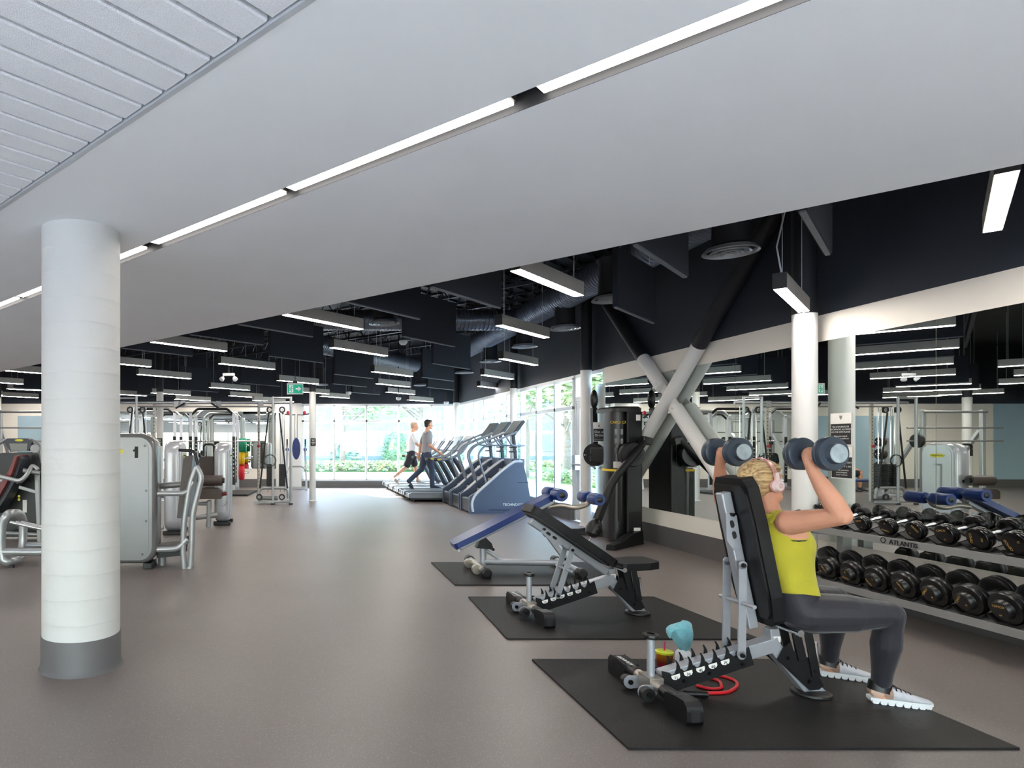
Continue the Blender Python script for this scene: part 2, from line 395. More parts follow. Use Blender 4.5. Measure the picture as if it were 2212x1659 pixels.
# ------------------------------------------------------------------ recessed lamps in the slot
sm_ = (S_A+S_B)/2
def slot_lamp(u0, v0, u1, v1, label):
    """ends given as seen on the lens plane"""
    z = ZS+.022; dz = z-H
    def P(u, v):
        y = dz*F/(CV-v); return (u-CU)/F*y
    x0, x1 = P(u0, v0), P(u1, v1)
    c = V((x0+x1)/2, sm_-(x0+x1)/2, z); L = (x1-x0)*sqrt(2)
    t = thing('slot_lamp', label, 'lamp', c, -pi/4, 'lamps recessed in the ceiling slot')
    MB().box(-L/2, -.042, 0, L/2, .042, .012).build('diffuser', slot_m, t)
    MB().box(-L/2-.012, -.046, .012, L/2+.012, .046, .065).build('housing', housing_m, t, .002)
slot_lamp(1170, 185, 2100, -170, 'longest glowing slot lamp in the white ceiling, running off the top edge')
slot_lamp(625, 402, 1098, 220, 'second slot lamp in the white ceiling, left of the longest one')
slot_lamp(328, 520, 606, 412, 'third slot lamp in the white ceiling, just right of the thick column')
slot_lamp(40, 640, 306, 535, 'slot lamp in the white ceiling partly hidden by the thick column')
slot_lamp(-260, 755, 30, 643, 'slot lamp in the white ceiling at the left picture edge')
for i in range(14):                                # unseen fill lamps, added to brighten the white ceiling by bounce
    x = -7.5+(i % 5)*2.7; y = -2.3-(i//5)*3.2
    if i >= 10: x, y = -7.4-(i % 2)*2.6, 3.2+(i-10)//2*2.6
    t = thing('fill_lamp', 'long fill lamp added out of view over the pale bounce floor', 'lamp', (x, y, ZS-.01), -pi/4, 'unseen added fill lamps')
    MB().box(-.9, -.06, 0, .9, .06, .01).build('diffuser', fill_m, t)
    MB().box(-.92, -.07, .01, .92, .07, .05).build('housing', housing_m, t, .002)
# ------------------------------------------------------------------ hanging lamps
ZL = 2.715
LL, LW, LH = 1.26, .09, .125
def make_lamp():
    t = thing('pendant_lamp', 'x', 'lamp', (0, 0, 0), pi/4, 'linear lamps hanging from the black ceiling')
    MB().box(0, -LW/2, .004, LL, LW/2, LH).build('housing', housing_side, t, .003)
    MB().box(-.006, -LW/2-.001, .001, 0, LW/2+.001, LH+.001).build('end_cap', housing_m, t)
    MB().box(LL, -LW/2-.001, .001, LL+.006, LW/2+.001, LH+.001).build('end_cap', housing_m, t)
    MB().box(.008, -LW/2+.006, 0, LL-.008, LW/2-.006, .006).build('diffuser', lamp_m, t)
    for x in (.12, LL-.12): MB().cyl((x, 0, LH), (x, 0, ZC-ZL), .003, n=6).build('hanger', trim_grey, t)
    return t
lamp0 = make_lamp()
LAMPS = [(1112, 584, 'nearest pendant lamp over the black cable trainer, below the round spiral duct'),
 (614, 680, 'pendant lamp next to the white ceiling edge, above the exit sign'),
 (1077, 703, 'pendant lamp in the middle of the right column of lamps under the spiral duct'),
 (716, 751, 'pendant lamp left of the round air diffuser, above the back windows'),
 (1082, 775, 'third pendant lamp down in the column of lamps beside the side windows'),
 (805, 803, 'topmost of three stacked-looking pendant lamps above the walking men'),
 (1042, 810, 'fourth pendant lamp down in the column beside the side windows'),
 (814, 829, 'middle of three stacked-looking pendant lamps above the walking men'),
 (1034, 834.5, 'lowest pendant lamp in the column beside the side windows'),
 (835, 847, 'lowest of three stacked-looking pendant lamps above the walking men'),
 (881, 864, 'farthest small pendant lamp above the back window wall'),
 (474, 785.6, 'pendant lamp left of the exit sign above the twin-head emergency light'),
 (600, 822, 'pendant lamp directly behind the green exit sign'),
 (640, 846, 'pendant lamp hidden behind the slim column right of the exit sign'),
 (692, 856, 'pendant lamp low between the slim column and the back windows'),
 (327, 739, 'large pendant lamp right of the thick column under the white ceiling edge'),
 (297, 809, 'pendant lamp right of the thick column above the tower numbered 1'),
 (180, 779, 'pendant lamp whose end shows just right of the thick column'),
 (453, 837, 'pendant lamp between the emergency light and the power racks'),
 (327, 849, 'pendant lamp low above the cable crossover beam, left part'),
 (495, 855, 'pendant lamp low above the cable crossover beam, middle'),
 (378, 862.5, 'pendant lamp farthest back above the power racks'),
 (547, 865, 'pendant lamp farthest back above the right cable tower'),
 (12, 801, 'upper pendant lamp left of the thick column'),
 (-78, 822, 'second pendant lamp left of the thick column at the picture edge'),
 (66, 842, 'pendant lamp left of the thick column touching its edge'),
 (-12, 855, 'lowest pendant lamp left of the thick column'),
 (2176, 373, 'wide bright pendant lamp at the top right picture corner')]
for i, (u, v, lb) in enumerate(LAMPS):
    Y = min((ZL-H)*F/(CV-v), 18.5); p = pt(u, v, Y)
    if i == 0: lamp0.location = p; lamp0['label'] = lb
    else:
        c_ = copy_tree(lamp0, lb, p)
        if p.z < ZL-.01:
            for h_ in c_.children:
                if h_.name.startswith('hanger'): h_.scale.z = (ZC-p.z)/(ZC-ZL)
_c = copy_tree(lamp0, 'short bright pendant lamp hanging in front of the slim column by the mirrors', pt(1684, 624, 5.02))
MB().tube([V(.1, 0, LH), V(.08, .03, .35), V(.12, -.03, .7), V(.1, 0, ZC-ZL)], .006, 8).build('power_cable', trim_grey, _c)
for i, (x, y) in enumerate(((-5.5, 14.6), (-7.2, 16.0), (-5.2, 17.6), (-7.6, 13.2), (-9.2, 17.3))):
    copy_tree(lamp0, ['pendant lamp above the leg press machines, seen in the mirror', 'pendant lamp far left over the bench press area', 'pendant lamp far back hidden behind the thick column', 'pendant lamp far left beyond the thick column', 'pendant lamp in the far left corner of the gym'][i], V(x, y, ZL))
# ------------------------------------------------------------------ acoustic baffles
baf_m = mat('acoustic_felt', (29, 34, 44), .9, var=(30, .08), bump=(300, .2))
ZBF = 2.72
baf_edge = mat('baffle_edge', (96, 102, 108), .6)
def make_baffle():
    t = thing('acoustic_baffle', 'x', 'baffle', (0, 0, 0), pi/4, 'black sound baffles under the black ceiling')
    MB().box(0, -.025, .012, 1.22, .025, .61).build('felt_panel', baf_m, t, .004)
    MB().box(0, -.014, 0, 1.22, .014, .012).build('bottom_channel', baf_edge, t)
    for x in (.15, 1.07): MB().cyl((x, 0, .61), (x, 0, ZC-ZBF), .003, n=6).build('hanger', trim_grey, t)
    return t
b0 = make_baffle()
BAF = [(932, 622), (748, 653.5), (871, 728), (515, 702), (581.5, 770), (722, 809), (934, 786), (719, 829.5), (911, 815.5), (759.5, 848), (922, 837), (520, 828), (263, 753), (411, 724), (388, 842), (297, 852), (1328.6, 665), (1372, 531), (1733, 459), (140, 826), (30, 838)]
BLAB = ['big black sound baffle left of the nearest pendant lamp under the duct', 'long black sound baffle behind the round diffuser, at the white ceiling edge', 'large black sound baffle right of the round diffuser', 'black sound baffle above the emergency light at the white ceiling edge', 'black sound baffle above the green exit sign', 'black sound baffle above the back windows, left of the stacked lamps', 'black sound baffle left of the lamps beside the side windows', 'lower black sound baffle above the back windows', 'bluish black sound baffle in front of the window corner', 'smallest farthest black sound baffle over the back windows', 'lowest black sound baffle in front of the window corner', 'black sound baffle behind the emergency light', 'black sound baffle directly right of the thick column', 'black sound baffle tucked under the white ceiling edge, right of the thick column', 'black sound baffle above the power racks', 'black sound baffle above the left cable tower', 'black sound baffle hanging in front of the X shaped brace', 'black sound baffle overlapping the duct above the X shaped brace', 'black sound baffle right of the slim column under the white ceiling edge', 'black sound baffle hidden behind the thick column', 'black sound baffle left of the thick column']
for i, ((u, v), lb) in enumerate(zip(BAF, BLAB)):
    Y = (ZBF-H)*F/(CV-v); p = V((u-CU)/F*Y, Y, ZBF)
    if i == 0: b0.location = p; b0['label'] = lb
    else: copy_tree(b0, lb, p)
# ------------------------------------------------------------------ spiral ducts and diffusers
duct_m = mat('galvanised_duct', (126, 134, 146), .34, .75, var=(5, .06))
def spiral(name, p, q, r, label, pitch=.07):
    t = thing(name, label, 'duct', p, 0)
    d = q-p; L = d.length; d = d.normalized(); prof = []
    k = int(L/pitch)
    for i in range(k):
        h = i*pitch; prof += [(r, h), (r, h+pitch*.78), (r+.013, h+pitch*.84), (r+.013, h+pitch*.94)]
    prof.append((r, L))
    MB().lathe([(r*.9, 0)]+prof, (0, 0, 0), d, 28).build('duct_shell', duct_m, t)
    return t
spiral('spiral_duct', V(4.05, 4.2, 3.6), V(4.05, 17.2, 3.6), .2, 'long spiral air duct running along the mirror wall under the ceiling')
spiral('spiral_duct', V(.3, 11.4, 3.55), V(3.83, 11.4, 3.55), .18, 'spiral air duct crossing left from the long duct')
spiral('spiral_duct', V(.23, 13.8, 3.55), V(3.3, 18.0, 3.55), .2, 'diagonal spiral air duct above the back windows')
dif_m = mat('diffuser_metal', (206, 209, 212), .3, .5, var=(9, .03))
def make_diffuser():
    t = thing('air_diffuser', 'x', 'diffuser', (0, 0, 0), 0, 'round air diffusers under black stubs')
    m = MB()
    for r0, r1, z0 in ((.225, .19, .0), (.165, .13, -.006), (.105, .07, -.012), (.05, .001, -.016)):
        m.lathe([(r0, z0), (r0, z0+.006), (r1, z0+.045), (r1-.001, z0+.035), (r0-.02, z0)], n=32)
    m.build('cone_rings', dif_m, t)
    MB().lathe([(.2, .02), (.15, .07), (.14, .42), (.17, .5)], n=24).build('neck', black_paint, t)
    return t
df0 = make_diffuser()
ZD = 3.1
for i, (u, v, lb) in enumerate([(830, 700, 'round white diffuser left of the large sound baffle'), (1220, 711, 'round white diffuser nearest the pendant lamps under the long duct'), (1133, 750, 'second round diffuser under the long duct'), (1059, 782, 'third round diffuser under the long duct'), (1003, 806, 'farthest round diffuser under the long duct'), (693, 832, 'small round diffuser right of the exit sign'), (1578, 546, 'large dark round diffuser above the X shaped brace'), (1321, 649, 'round diffuser partly hidden by a baffle beside the brace'), (910, 833, 'small round diffuser among the stacked lamps above the walking men')]):
    Y = (ZD-H)*F/(CV-v); p = V((u-CU)/F*Y, Y, ZD)
    if i == 0: df0.location = p; df0['label'] = lb
    else: copy_tree(df0, lb, p)
# ------------------------------------------------------------------ exit sign, emergency light, sensors
sign_green = mat('exit_green', (0, 140, 112), .5, emit=.35)
ex = thing('exit_sign', 'green and white running man exit sign with right arrow hung from the ceiling', 'exit sign', pt(637.5, 840, 12.2))
MB().box(-.155, -.025, -.105, .155, .025, .105).build('sign_case', mat('sign_case', (205, 206, 206), .5), ex, .004)
MB().box(-.138, -.029, -.085, .138, -.024, .08).build('sign_face', sign_green, ex)
MB().box(-.112, -.031, -.07, -.035, -.028, .07).build('door_symbol', white_ink, ex)
MB().prism([(.01, -.031, -.015), (.06, -.031, -.015), (.06, -.031, -.05), (.12, -.031, 0), (.06, -.031, .05), (.06, -.031, .015), (.01, -.031, .015)], (0, .003, 0)).build('arrow_symbol', white_ink, ex)
rm = MB(); y = -.033
for a, b, w in (((-.07, .022), (-.082, -.012), .022), ((-.082, -.012), (-.062, -.03), .014), ((-.062, -.03), (-.075, -.06), .012), ((-.085, -.012), (-.098, -.035), .014), ((-.098, -.035), (-.125, -.035), .012), ((-.068, .018), (-.048, 0), .01), ((-.048, 0), (-.03, .008), .009), ((-.075, .02), (-.1, .015), .01), ((-.1, .015), (-.106, -.008), .009)):
    rm.bar(V(a[0], y, a[1]), V(b[0], y, b[1]), w, .003, up=(0, 1, 0))
rm.cyl((-.062, y-.001, .042), (-.062, y+.002, .042), .013).build('running_figure', sign_green, ex)
MB().cyl((0, 0, .13), (0, 0, 1.95), .008, n=8).box(-.045, -.02, .1, .045, .02, .15).build('stem', black_metal, ex)
wp = mat('white_plastic', (222, 224, 226), .4)
def emergency(p, lb):
    t = thing('emergency_light', lb, 'emergency light', p)
    MB().box(-.11, -.03, 0, .11, .03, .05).build('housing', wp, t, .01)
    MB().cyl((0, 0, .05), (0, 0, ZC-p.z), .02, n=8).build('stem', black_metal, t)
    for s in (-1, 1):
        MB().cyl((s*.08, 0, .01), (s*.12, 0, -.04), .01).lathe([(.001, .0), (.03, 0), (.04, -.02), (.045, -.06), (.001, -.065)], (s*.1, -.01, -.03), (-s*.5, .5, .75)).build('lamp_head', wp, t)
emergency(pt(494, 812, 11.6), 'white twin-head emergency light hanging between the pendant lamps')
def dome(u, v, Y, lb):
    p = pt(u, v, Y); t = thing('ceiling_sensor', lb, 'sensor', p, 0, 'small white dome sensors')
    MB().lathe([(.001, -.05), (.04, -.042), (.065, -.015), (.07, .01), (.06, .03), (.001, .035)]).build('dome', wp, t)
    MB().cyl((0, 0, .03), (0, 0, ZC-p.z), .012, n=8).build('stem', black_metal, t)
dome(871, 739, 10.6, 'white dome sensor under the black ceiling beside the large sound baffle')
dome(753, 849, 15.5, 'white dome sensor in front of the back windows, left one')
dome(861, 861, 17, 'white dome sensor in front of the back windows, middle one')
dome(964, 870, 17.5, 'white dome sensor in front of the back windows near the corner')
# ------------------------------------------------------------------ X brace by the mirror wall
xb = thing('cross_brace', 'X shaped brace of thick steel tubes, white below and black above, by the mirror wall', 'brace', (4.825, 0, 0))
def tube2(a, b, nm):
    a = Vector(a); b = Vector(b)
    if a.z > b.z: a, b = b, a
    t = (ZP-.03-a.z)/(b.z-a.z); c = a.lerp(b, t) if t < 1 else b
    MB().cyl(a, c, .085, n=24).build(nm+'_white', white_paint, xb)
    if t < 1: MB().cyl(c, b, .085, n=24).build(nm+'_black', black_paint, xb)
A0, A1 = V(0, 10.41, .0), V(0, 6.08, 4.08)
B0, B1 = V(0, 6.55, .266), V(0, 10.5, 4.03)
tube2(A0, A1, 'main_tube')
ds = (B1-B0).normalized(); da = (A1-A0).normalized()
# crossing point
tt = ((A0.z-B0.z)+(B0.y-A0.y)*da.z/da.y)/(ds.z-ds.y*da.z/da.y); X0 = B0+ds*tt
tube2(X0+ds*.2, B1, 'upper_tube'); tube2(B0, X0-ds*.2, 'lower_tube')
for s in (-1, 1):
    g = MB(); w = ds.cross(V(1, 0, 0))*.07
    g.prism([X0+ds*.02*s-w, X0+ds*.3*s-w, X0+ds*.3*s+w, X0+ds*.02*s+w], (.02, 0, 0))
    for e in (-1, 1): g.cyl(X0+ds*.25*s+w*.55*e+V(-.095, 0, 0), X0+ds*.25*s+w*.55*e+V(.03, 0, 0), .014, n=8)
    g.build('gusset', white_paint, xb)
MB().box(-.12, 10.25, 0, .085, 10.55, .02).build('foot_plate', white_paint, xb)
# ================================================================== FLOOR MATS
mat_m = mat('mat_rubber', (27, 25, 25), .55, spec=.3, var=(7, .12), bump=(120, .25))
def floor_mat_obj(pts, lb, th=.012):
    o = MB().prism([(x, y, 0) for x, y in pts], (0, 0, th)).build('exercise_mat', mat_m, None, .002)
    tag(o, lb, 'mat', 'black rubber floor mats')
floor_mat_obj([(1.49, 2.885), (3.245, 2.885), (3.245, 4.07), (1.49, 4.07)], 'black rubber mat nearest the viewer, under the bench with the woman')
floor_mat_obj([(1.475, 4.5), (3.24, 4.49), (3.18, 5.72), (1.53, 5.72)], 'black rubber mat under the empty black adjustable bench')
floor_mat_obj([(1.53, 6.2), (3.3, 6.2), (3.3, 7.37), (1.545, 7.37)], 'black rubber mat under the blue decline bench')
floor_mat_obj([(-1.95, 16.5), (-1.25, 16.5), (-1.1, 18.0), (-1.95, 18.0)], 'dark lifting mat on the floor beside the power rack', .05)
# ================================================================== ADJUSTABLE BENCHES
bolt_m = mat('bolt_black', (30, 30, 32), .35, .6)
steel_lt = mat('light_grey_frame', (166, 170, 177), .33, .4, var=(14, .04))
steel_wrn = mat('worn_steel', (176, 168, 158), .34, .75, var=(14, .08))
def bolts(pts, r=.011, y=1, m=None, parent=None):
    b = MB()
    for p, d in pts: b.cyl(p, Vector(p)+Vector(d), r, r*.75, n=10)
    return b
def adjustable_bench(label, loc, rz, angle, px, notch):
    """local +x towards the seat; back post at x=0, foot disc at x=.86"""
    t = thing('adjustable_bench', label, 'bench', loc, rz, 'black adjustable benches')
    # rear cross bar with moulded feet and wheels
    MB().cyl((0, -.2, .075), (0, .2, .075), .03).bar((0, -.055, .075), (0, .055, .075), .075, .075).build('cross_bar', steel_wrn, t)
    for s in (-1, 1):
        f = MB()
        prof = [(.19, .045), (.23, .0), (.365, 0), (.372, .02), (.372, .085), (.345, .112), (.27, .11), (.19, .1)]
        f.prism([(-.042, s*a, b) for a, b in prof], (.084, 0, 0))
        ft = f.build('moulded_foot', black_plastic, t, .018, 3)
        MB().cyl((0, s*.12, .075), (0, s*.26, .068), .034, .04, n=20).build('foot_sleeve', black_plastic, t)
        MB().box(-.022, s*.363-.011, .018, .022, s*.363+.011, .075).build('foot_recess', black_ink, ft)
        w = MB().cyl((-.075, s*.095-.016, .047), (-.075, s*.095+.016, .047), .036, n=20)
        w.build('wheel', rubber_blk, t, .004)
        MB().prism([(-.075+.036*cos(a), 0, .05+.036*sin(a)) for a in [radians(x) for x in range(90, 271, 30)]]+[(-.02, 0, .02), (.0, 0, .055), (-.02, 0, .086)], (0, .006, 0)).build('wheel_bracket', steel_lt, t).location = (0, s*.095-s*.026-.003, 0)
        MB().cyl((-.075, s*.095-.034, .05), (-.075, s*.095-.022, .05), .014, n=10).build('wheel_bolt', bolt_m, t)
    # transport handle
    h = MB().cyl((-.0, 0, .08), (-.0, 0, .315), .02); hd = h.build('handle_post', steel_lt, t)
    MB().lathe([(.02, -.005), (.04, 0), (.043, .012), (.04, .022), (.02, .026)], (0, 0, .312)).build('handle_cap', black_plastic, hd)
    # sloped notched rail
    p0 = V(.05, 0, .10); p1 = V(.52, 0, .235); p2 = V(.685, 0, .285)
    MB().bar(p0, p2, .07, .075).build('main_beam', steel_lt, t, .006)
    d = (p1-p0).normalized(); n = V(-d.z, 0, d.x)
    for s in (-1, 1):
        pts = []
        L = (p1-p0).length
        pts.append(p0-n*.075); pts.append(p1-n*.06); pts.append(p1+n*.04)
        k = 6
        for j in range(k-1, -1, -1):
            a = .03+j*(L-.07)/k; w = (L-.07)/k
            pts += [p0+d*(a+w*1.0)+n*.03, p0+d*(a+w*.98)+n*.058, p0+d*(a+w*.88)+n*.082, p0+d*(a+w*.80)+n*.084, p0+d*(a+w*.82)+n*.06, p0+d*(a+w*.7)+n*.036, p0+d*(a+w*.5)+n*.016, p0+d*(a+w*.25)+n*.012, p0+d*(a+w*.08)+n*.03]
        pts.append(p0+n*.05); pts.append(p0+n*.0-d*.01)
        pl_ = MB().prism([q+V(0, s*.036, 0) for q in pts], (0, s*.006, 0)).build('notch_plate', black_metal, t)
        if s < 0:
            for j in range(5):
                a = .03+(j+.48)*(L-.07)/k; c = p0+d*a-n*.002; w = .024
                dec = [c+d*(w*x)+n*(w*.85*z)+V(0, -.0425, 0) for x, z in ((-1, .65), (1, .65), (.95, -.1), (.6, -.55), (-.2, -.7), (-.8, -.4), (-1, 0))]
                dc = MB().prism(dec, (0, -.001, 0)).build('scale_decal', paper, pl_)
                text(str(15+j*15), .022, black_ink, pl_, loc=c+V(0, -.0445, -.004), rot=(pi/2, 0, 0))
            for a in (.1, L*.5, L-.06): MB().cyl(p0+d*a-n*.035+V(0, -.041, 0), p0+d*a-n*.035+V(0, -.053, 0), .011, .008, n=10).build('bolt', bolt_m, pl_)
    # front leg
    q0 = V(.66, 0, .27); q1 = V(.86, 0, .035)
    MB().bar(q0, q1, .06, .07).build('front_leg', steel_lt, t, .006)
    for s in (-1, 1):
        pts = [V(.70, 0, .265), V(.74, 0, .30), V(.755, 0, .25), V(.775, 0, .24), V(.80, 0, .21), V(.845, 0, .215), V(.86, 0, .18), V(.92, 0, .06), V(.895, 0, .04), V(.845, 0, .035), V(.70, 0, .17), V(.665, 0, .2)]
        pg = MB().prism([p+V(0, s*.034, 0) for p in pts], (0, s*.006, 0)).build('leg_plate', black_metal, t)
        if s < 0:
            for x, z in ((.725, .21), (.865, .14), (.84, .085)): MB().cyl((x, -.039, z), (x, -.052, z), .011, .008, n=10).build('bolt', bolt_m, pg)
    MB().lathe([(.001, 0), (.088, 0), (.092, .006), (.09, .016), (.07, .026), (.001, .028)], (.885, 0, 0)).build('foot_disc', rubber_blk, t)
    MB().prism([(.83, -.03, .028), (.94, -.03, .028), (.885, -.03, .08)], (0, .06, 0)).build('foot_plate', steel_lt, t)
    # seat post and seat supports
    MB().bar((.672, 0, .26), (.66, 0, .365), .06, .05, up=(1, 0, 0)).build('pivot_post', steel_lt, t, .004)
    MB().box(.652, -.0315, .295, .69, -.0305, .325).build('warning_label', paper, t)
    for x0, z0, x1, z1 in ((.76, .37, .80, .2), (.825, .37, .875, .115)):
        for s in (-1, 1):
            MB().bar((x0, s*.045, z0), (x1, s*.045, z1), .008, .045, up=(1, 0, 0)).build('seat_strut', black_metal, t, .003)
    MB().cyl((.90, -.02, .17), (.888, -.02, .29), .012).build('pop_pin', chrome, t)
    # seat pad
    so = [(a, b) for a, b in [(.69, -.12), (.72, -.135), (.90, -.15), (.99, -.12), (1.005, -.09), (1.005, .09), (.99, .12), (.90, .15), (.72, .135), (.69, .12)]]
    MB().prism([(a, b, .365+(a-.69)*.05) for a, b in so], (0, 0, .055)).build('seat_pad', black_pad, t, .016, 3)
    MB().cyl((.675, -.17, .385), (.675, .17, .385), .013, n=12).cyl((.675, -.185, .385), (.675, -.165, .385), .018, n=12).build('pivot_rod', chrome, t)
    # back rest
    ca, sa = cos(angle), sin(angle); P = V(px, 0, .375); dirv = V(-ca, 0, sa); nv = V(sa, 0, ca)
    out = [(a, b) for a, b in [(.02, -.10), (.05, -.12), (.18, -.137), (.58, -.14), (.77, -.13), (.82, -.10), (.82, .10), (.77, .13), (.58, .14), (.18, .137), (.05, .12), (.02, .10)]]
    MB().prism([P+dirv*a+V(0, b, 0)+nv*.0 for a, b in out], nv*.062).build('back_pad', black_pad, t, .018, 3)
    MB().prism([P+dirv*(.045+a*.9)+V(0, b*.94, 0)-nv*.012 for a, b in out], nv*.016).build('back_board', black_plastic, t)
    bt = MB().bar(P+dirv*.0-nv*.045, P+dirv*.75-nv*.045, .055, .055, up=nv).build('back_tube', steel_lt, t, .008)
    MB().prism([P+dirv*a-nv*b+V(0, -.031, 0) for a, b in ((.62, .02), (.645, .075), (.5, .1), (.44, .075), (.44, .03))], (0, -.004, 0)).build('bracket', steel_lt, t)
    b = MB()
    for a in (.52, .58): b.prism([P+dirv*(a+x*.02)-nv*(.055+z*.02)+V(0, -.0355, 0) for x, z in ((-1, -.3), (-.5, -.6), (.5, -.6), (1, -.3), (1, .3), (.5, .5), (-.5, .5), (-1, .3))], (0, -.001, 0))
    b.build('bracket_slot', black_ink, t)
    MB().cyl(P+dirv*.63-nv*.045+V(0, -.05, 0), P+dirv*.63-nv*.045+V(0, -.027, 0), .01, n=8).build('bracket_knob', bolt_m, t)
    # support arms down to the notch
    nb = V(*notch); tp = P+dirv*.36-nv*.06
    for s in (-1, 1):
        a = MB().bar(tp+V(0, s*.06, 0), nb+V(0, s*.06, 0), .008, .042, up=(1, 0, 0))
        for q in (tp, nb): a.cyl(q+V(0, s*.056, 0), q+V(0, s*.064, 0), .0225, n=16)
        o = a.build('support_arm', steel_lt, t)
        MB().cyl(nb+V(0, s*.06, 0), nb+V(0, s*.078, 0), .013, .01, n=10).cyl(tp+V(0, s*.06, 0), tp+V(0, s*.076, 0), .013, .01, n=10).build('arm_bolt', bolt_m, o)
    c = tp.lerp(nb, .42)
    MB().cyl(c+V(0, -.15, 0), c+V(0, .11, 0), .011, n=12).build('adjust_handle', steel_lt, t)
    MB().cyl(nb+V(0, -.06, 0), nb+V(0, .06, 0), .016, n=12).build('notch_roller', black_plastic, t)
    text('ATLANTIS', .034, white_ink, t, loc=(-.012, .235, .1125), rot=(radians(4), 0, pi/2))
    return t
BX1, BY1 = 1.915, 3.475
adjustable_bench('black adjustable bench with steep backrest that the woman sits on', (BX1, BY1, .012), radians(1.5), radians(78), .595, (.455, 0, .235))
adjustable_bench('empty black adjustable bench with sloping backrest on the middle mat', (1.845, 5.1, .012), radians(3), radians(33.5), .655, (.205, 0, .165))
# ================================================================== BLUE DECLINE BENCH
t = thing('decline_bench', 'blue padded decline bench with foam leg rollers on the far mat', 'bench', (1.93, 6.86, .012), radians(-2))
MB().cyl((.05, 0, .10), (.93, 0, .09), .034).build('base_tube', steel_lt, t)
MB().tube([(.0, -.36, .06), (.0, .36, .06)], .034).build('cross_bar', steel_wrn, t)
MB().tube([(.95, -.33, .06), (.95, .33, .06)], .034).build('cross_bar', steel_lt, t)
for x in (0, .95):
    for s in (-1, 1):
        MB().lathe([(.03, 0), (.05, .005), (.052, .09), (.04, .1), (.001, .1)], (x, s*.3, .055), (0, s, 0)).box(x-.045, s*.34-.05, 0, x+.045, s*.34+.05, .05).build('rubber_foot', black_plastic, t, .006)
for s in (-1, 1): MB().cyl((-.05, s*.17-.03, .05), (-.05, s*.17+.03, .05), .048, n=20).build('wheel', steel_wrn, t, .004)
MB().cyl((.06, 0, .06), (.06, 0, .25), .034).build('rear_post', steel_lt, t)
MB().cyl((.09, 0, .22), (.26, 0, .11), .018).build('rear_brace', steel_lt, t)
MB().prism([(-.02, -.05, .25), (.16, -.05, .235), (.14, -.05, .30), (.08, -.05, .36), (.02, -.05, .33)], (0, .1, 0)).build('hinge_plate', black_metal, t)
MB().cyl((.15, -.07, .24), (.15, .07, .24), .016, n=10).build('hinge_bolt', bolt_m, t)
a0 = V(-.25, 0, .245); a1 = V(.79, 0, .775); ad = (a1-a0).normalized(); an = V(-ad.z, 0, ad.x)
L = (a1-a0).length
ou = [(0, -.12), (.03, -.14), (.35, -.155), (.75, -.14), (L-.2, -.12), (L-.06, -.11), (L, -.07), (L, .07), (L-.06, .11), (L-.2, .12), (.75, .14), (.35, .155), (.03, .14), (0, .12)]
MB().prism([a0+ad*a+V(0, b, 0) for a, b in ou], an*.06).build('bench_pad', blue_pad, t, .02, 3)
MB().bar(a0+ad*.06-an*.03, a1-ad*.02-an*.03, .07, .04, up=an).build('pad_rail', steel_lt, t, .006)
MB().cyl(a0+ad*.02-an*.02+V(0, -.13, 0), a0+ad*.02-an*.02+V(0, .13, 0), .014, n=10).build('end_tube', steel_lt, t)
s0 = V(.94, 0, .11); s1 = V(.585, 0, .60)
MB().bar(s0, s0.lerp(s1, .58), .05, .05).build('lift_sleeve', steel_lt, t, .004)
ls = MB().bar(s0.lerp(s1, .5), s1, .034, .034).build('lift_bar', steel_lt, t)
hm = MB()
for k in range(5): c = s0.lerp(s1, .66+k*.05); hm.cyl(c+V(0, -.019, 0), c+V(0, .019, 0), .009, n=8)
hm.build('pin_holes', black_ink, ls)
MB().bar(s0.lerp(s1, .56), s0.lerp(s1, .62), .065, .065).build('sleeve_collar', black_metal, t)
MB().bar(s0.lerp(s1, .94), s1, .05, .06).build('clevis', black_metal, t)
MB().cyl(s0.lerp(s1, .52)+V(0, -.03, 0), s0.lerp(s1, .52)+V(.02, -.09, 0), .016).build('lock_knob', steel_wrn, t)
for k in (.05, .12): c = s0.lerp(s1, k); MB().cyl(c+V(0, -.035, 0), c+V(0, .035, 0), .016, n=10).build('bolt', bolt_m, t)
MB().tube(fillet([a1-ad*.08-an*.06, a1+ad*.05-an*.1, V(1.02, 0, .67), V(1.15, 0, .71), V(1.19, 0, .77)], .12, 6), .028).build('roller_arm', steel_wrn, t)
MB().tube([a1-ad*.06-an*.05, V(.80, 0, .83)], .025).build('roller_stem', steel_wrn, t)
def roller(x, z, r, lump):
    for s in (-1, 1):
        prof = [(.012, 0), (r*.92, 0), (r, .012), (r*(1.0 if not lump else 1.03), .06), (r*(1 if not lump else .96), .12), (r, .178), (r*.92, .19), (.012, .19)]
        o = MB().lathe(prof, (x, s*.035, z), (0, s, 0), 28).build('foam_roller', blue_pad, t)
        MB().lathe([(.001, .186), (.03, .186), (.03, .194), (.015, .2), (.001, .2)], (x, s*.035, z), (0, s, 0), 16).build('roller_cap', black_plastic, o)
    MB().cyl((x, -.22, z), (x, .22, z), .012, n=10).build('roller_axle', chrome, t)
roller(.81, .825, .064, 0); roller(1.19, .78, .062, 1)
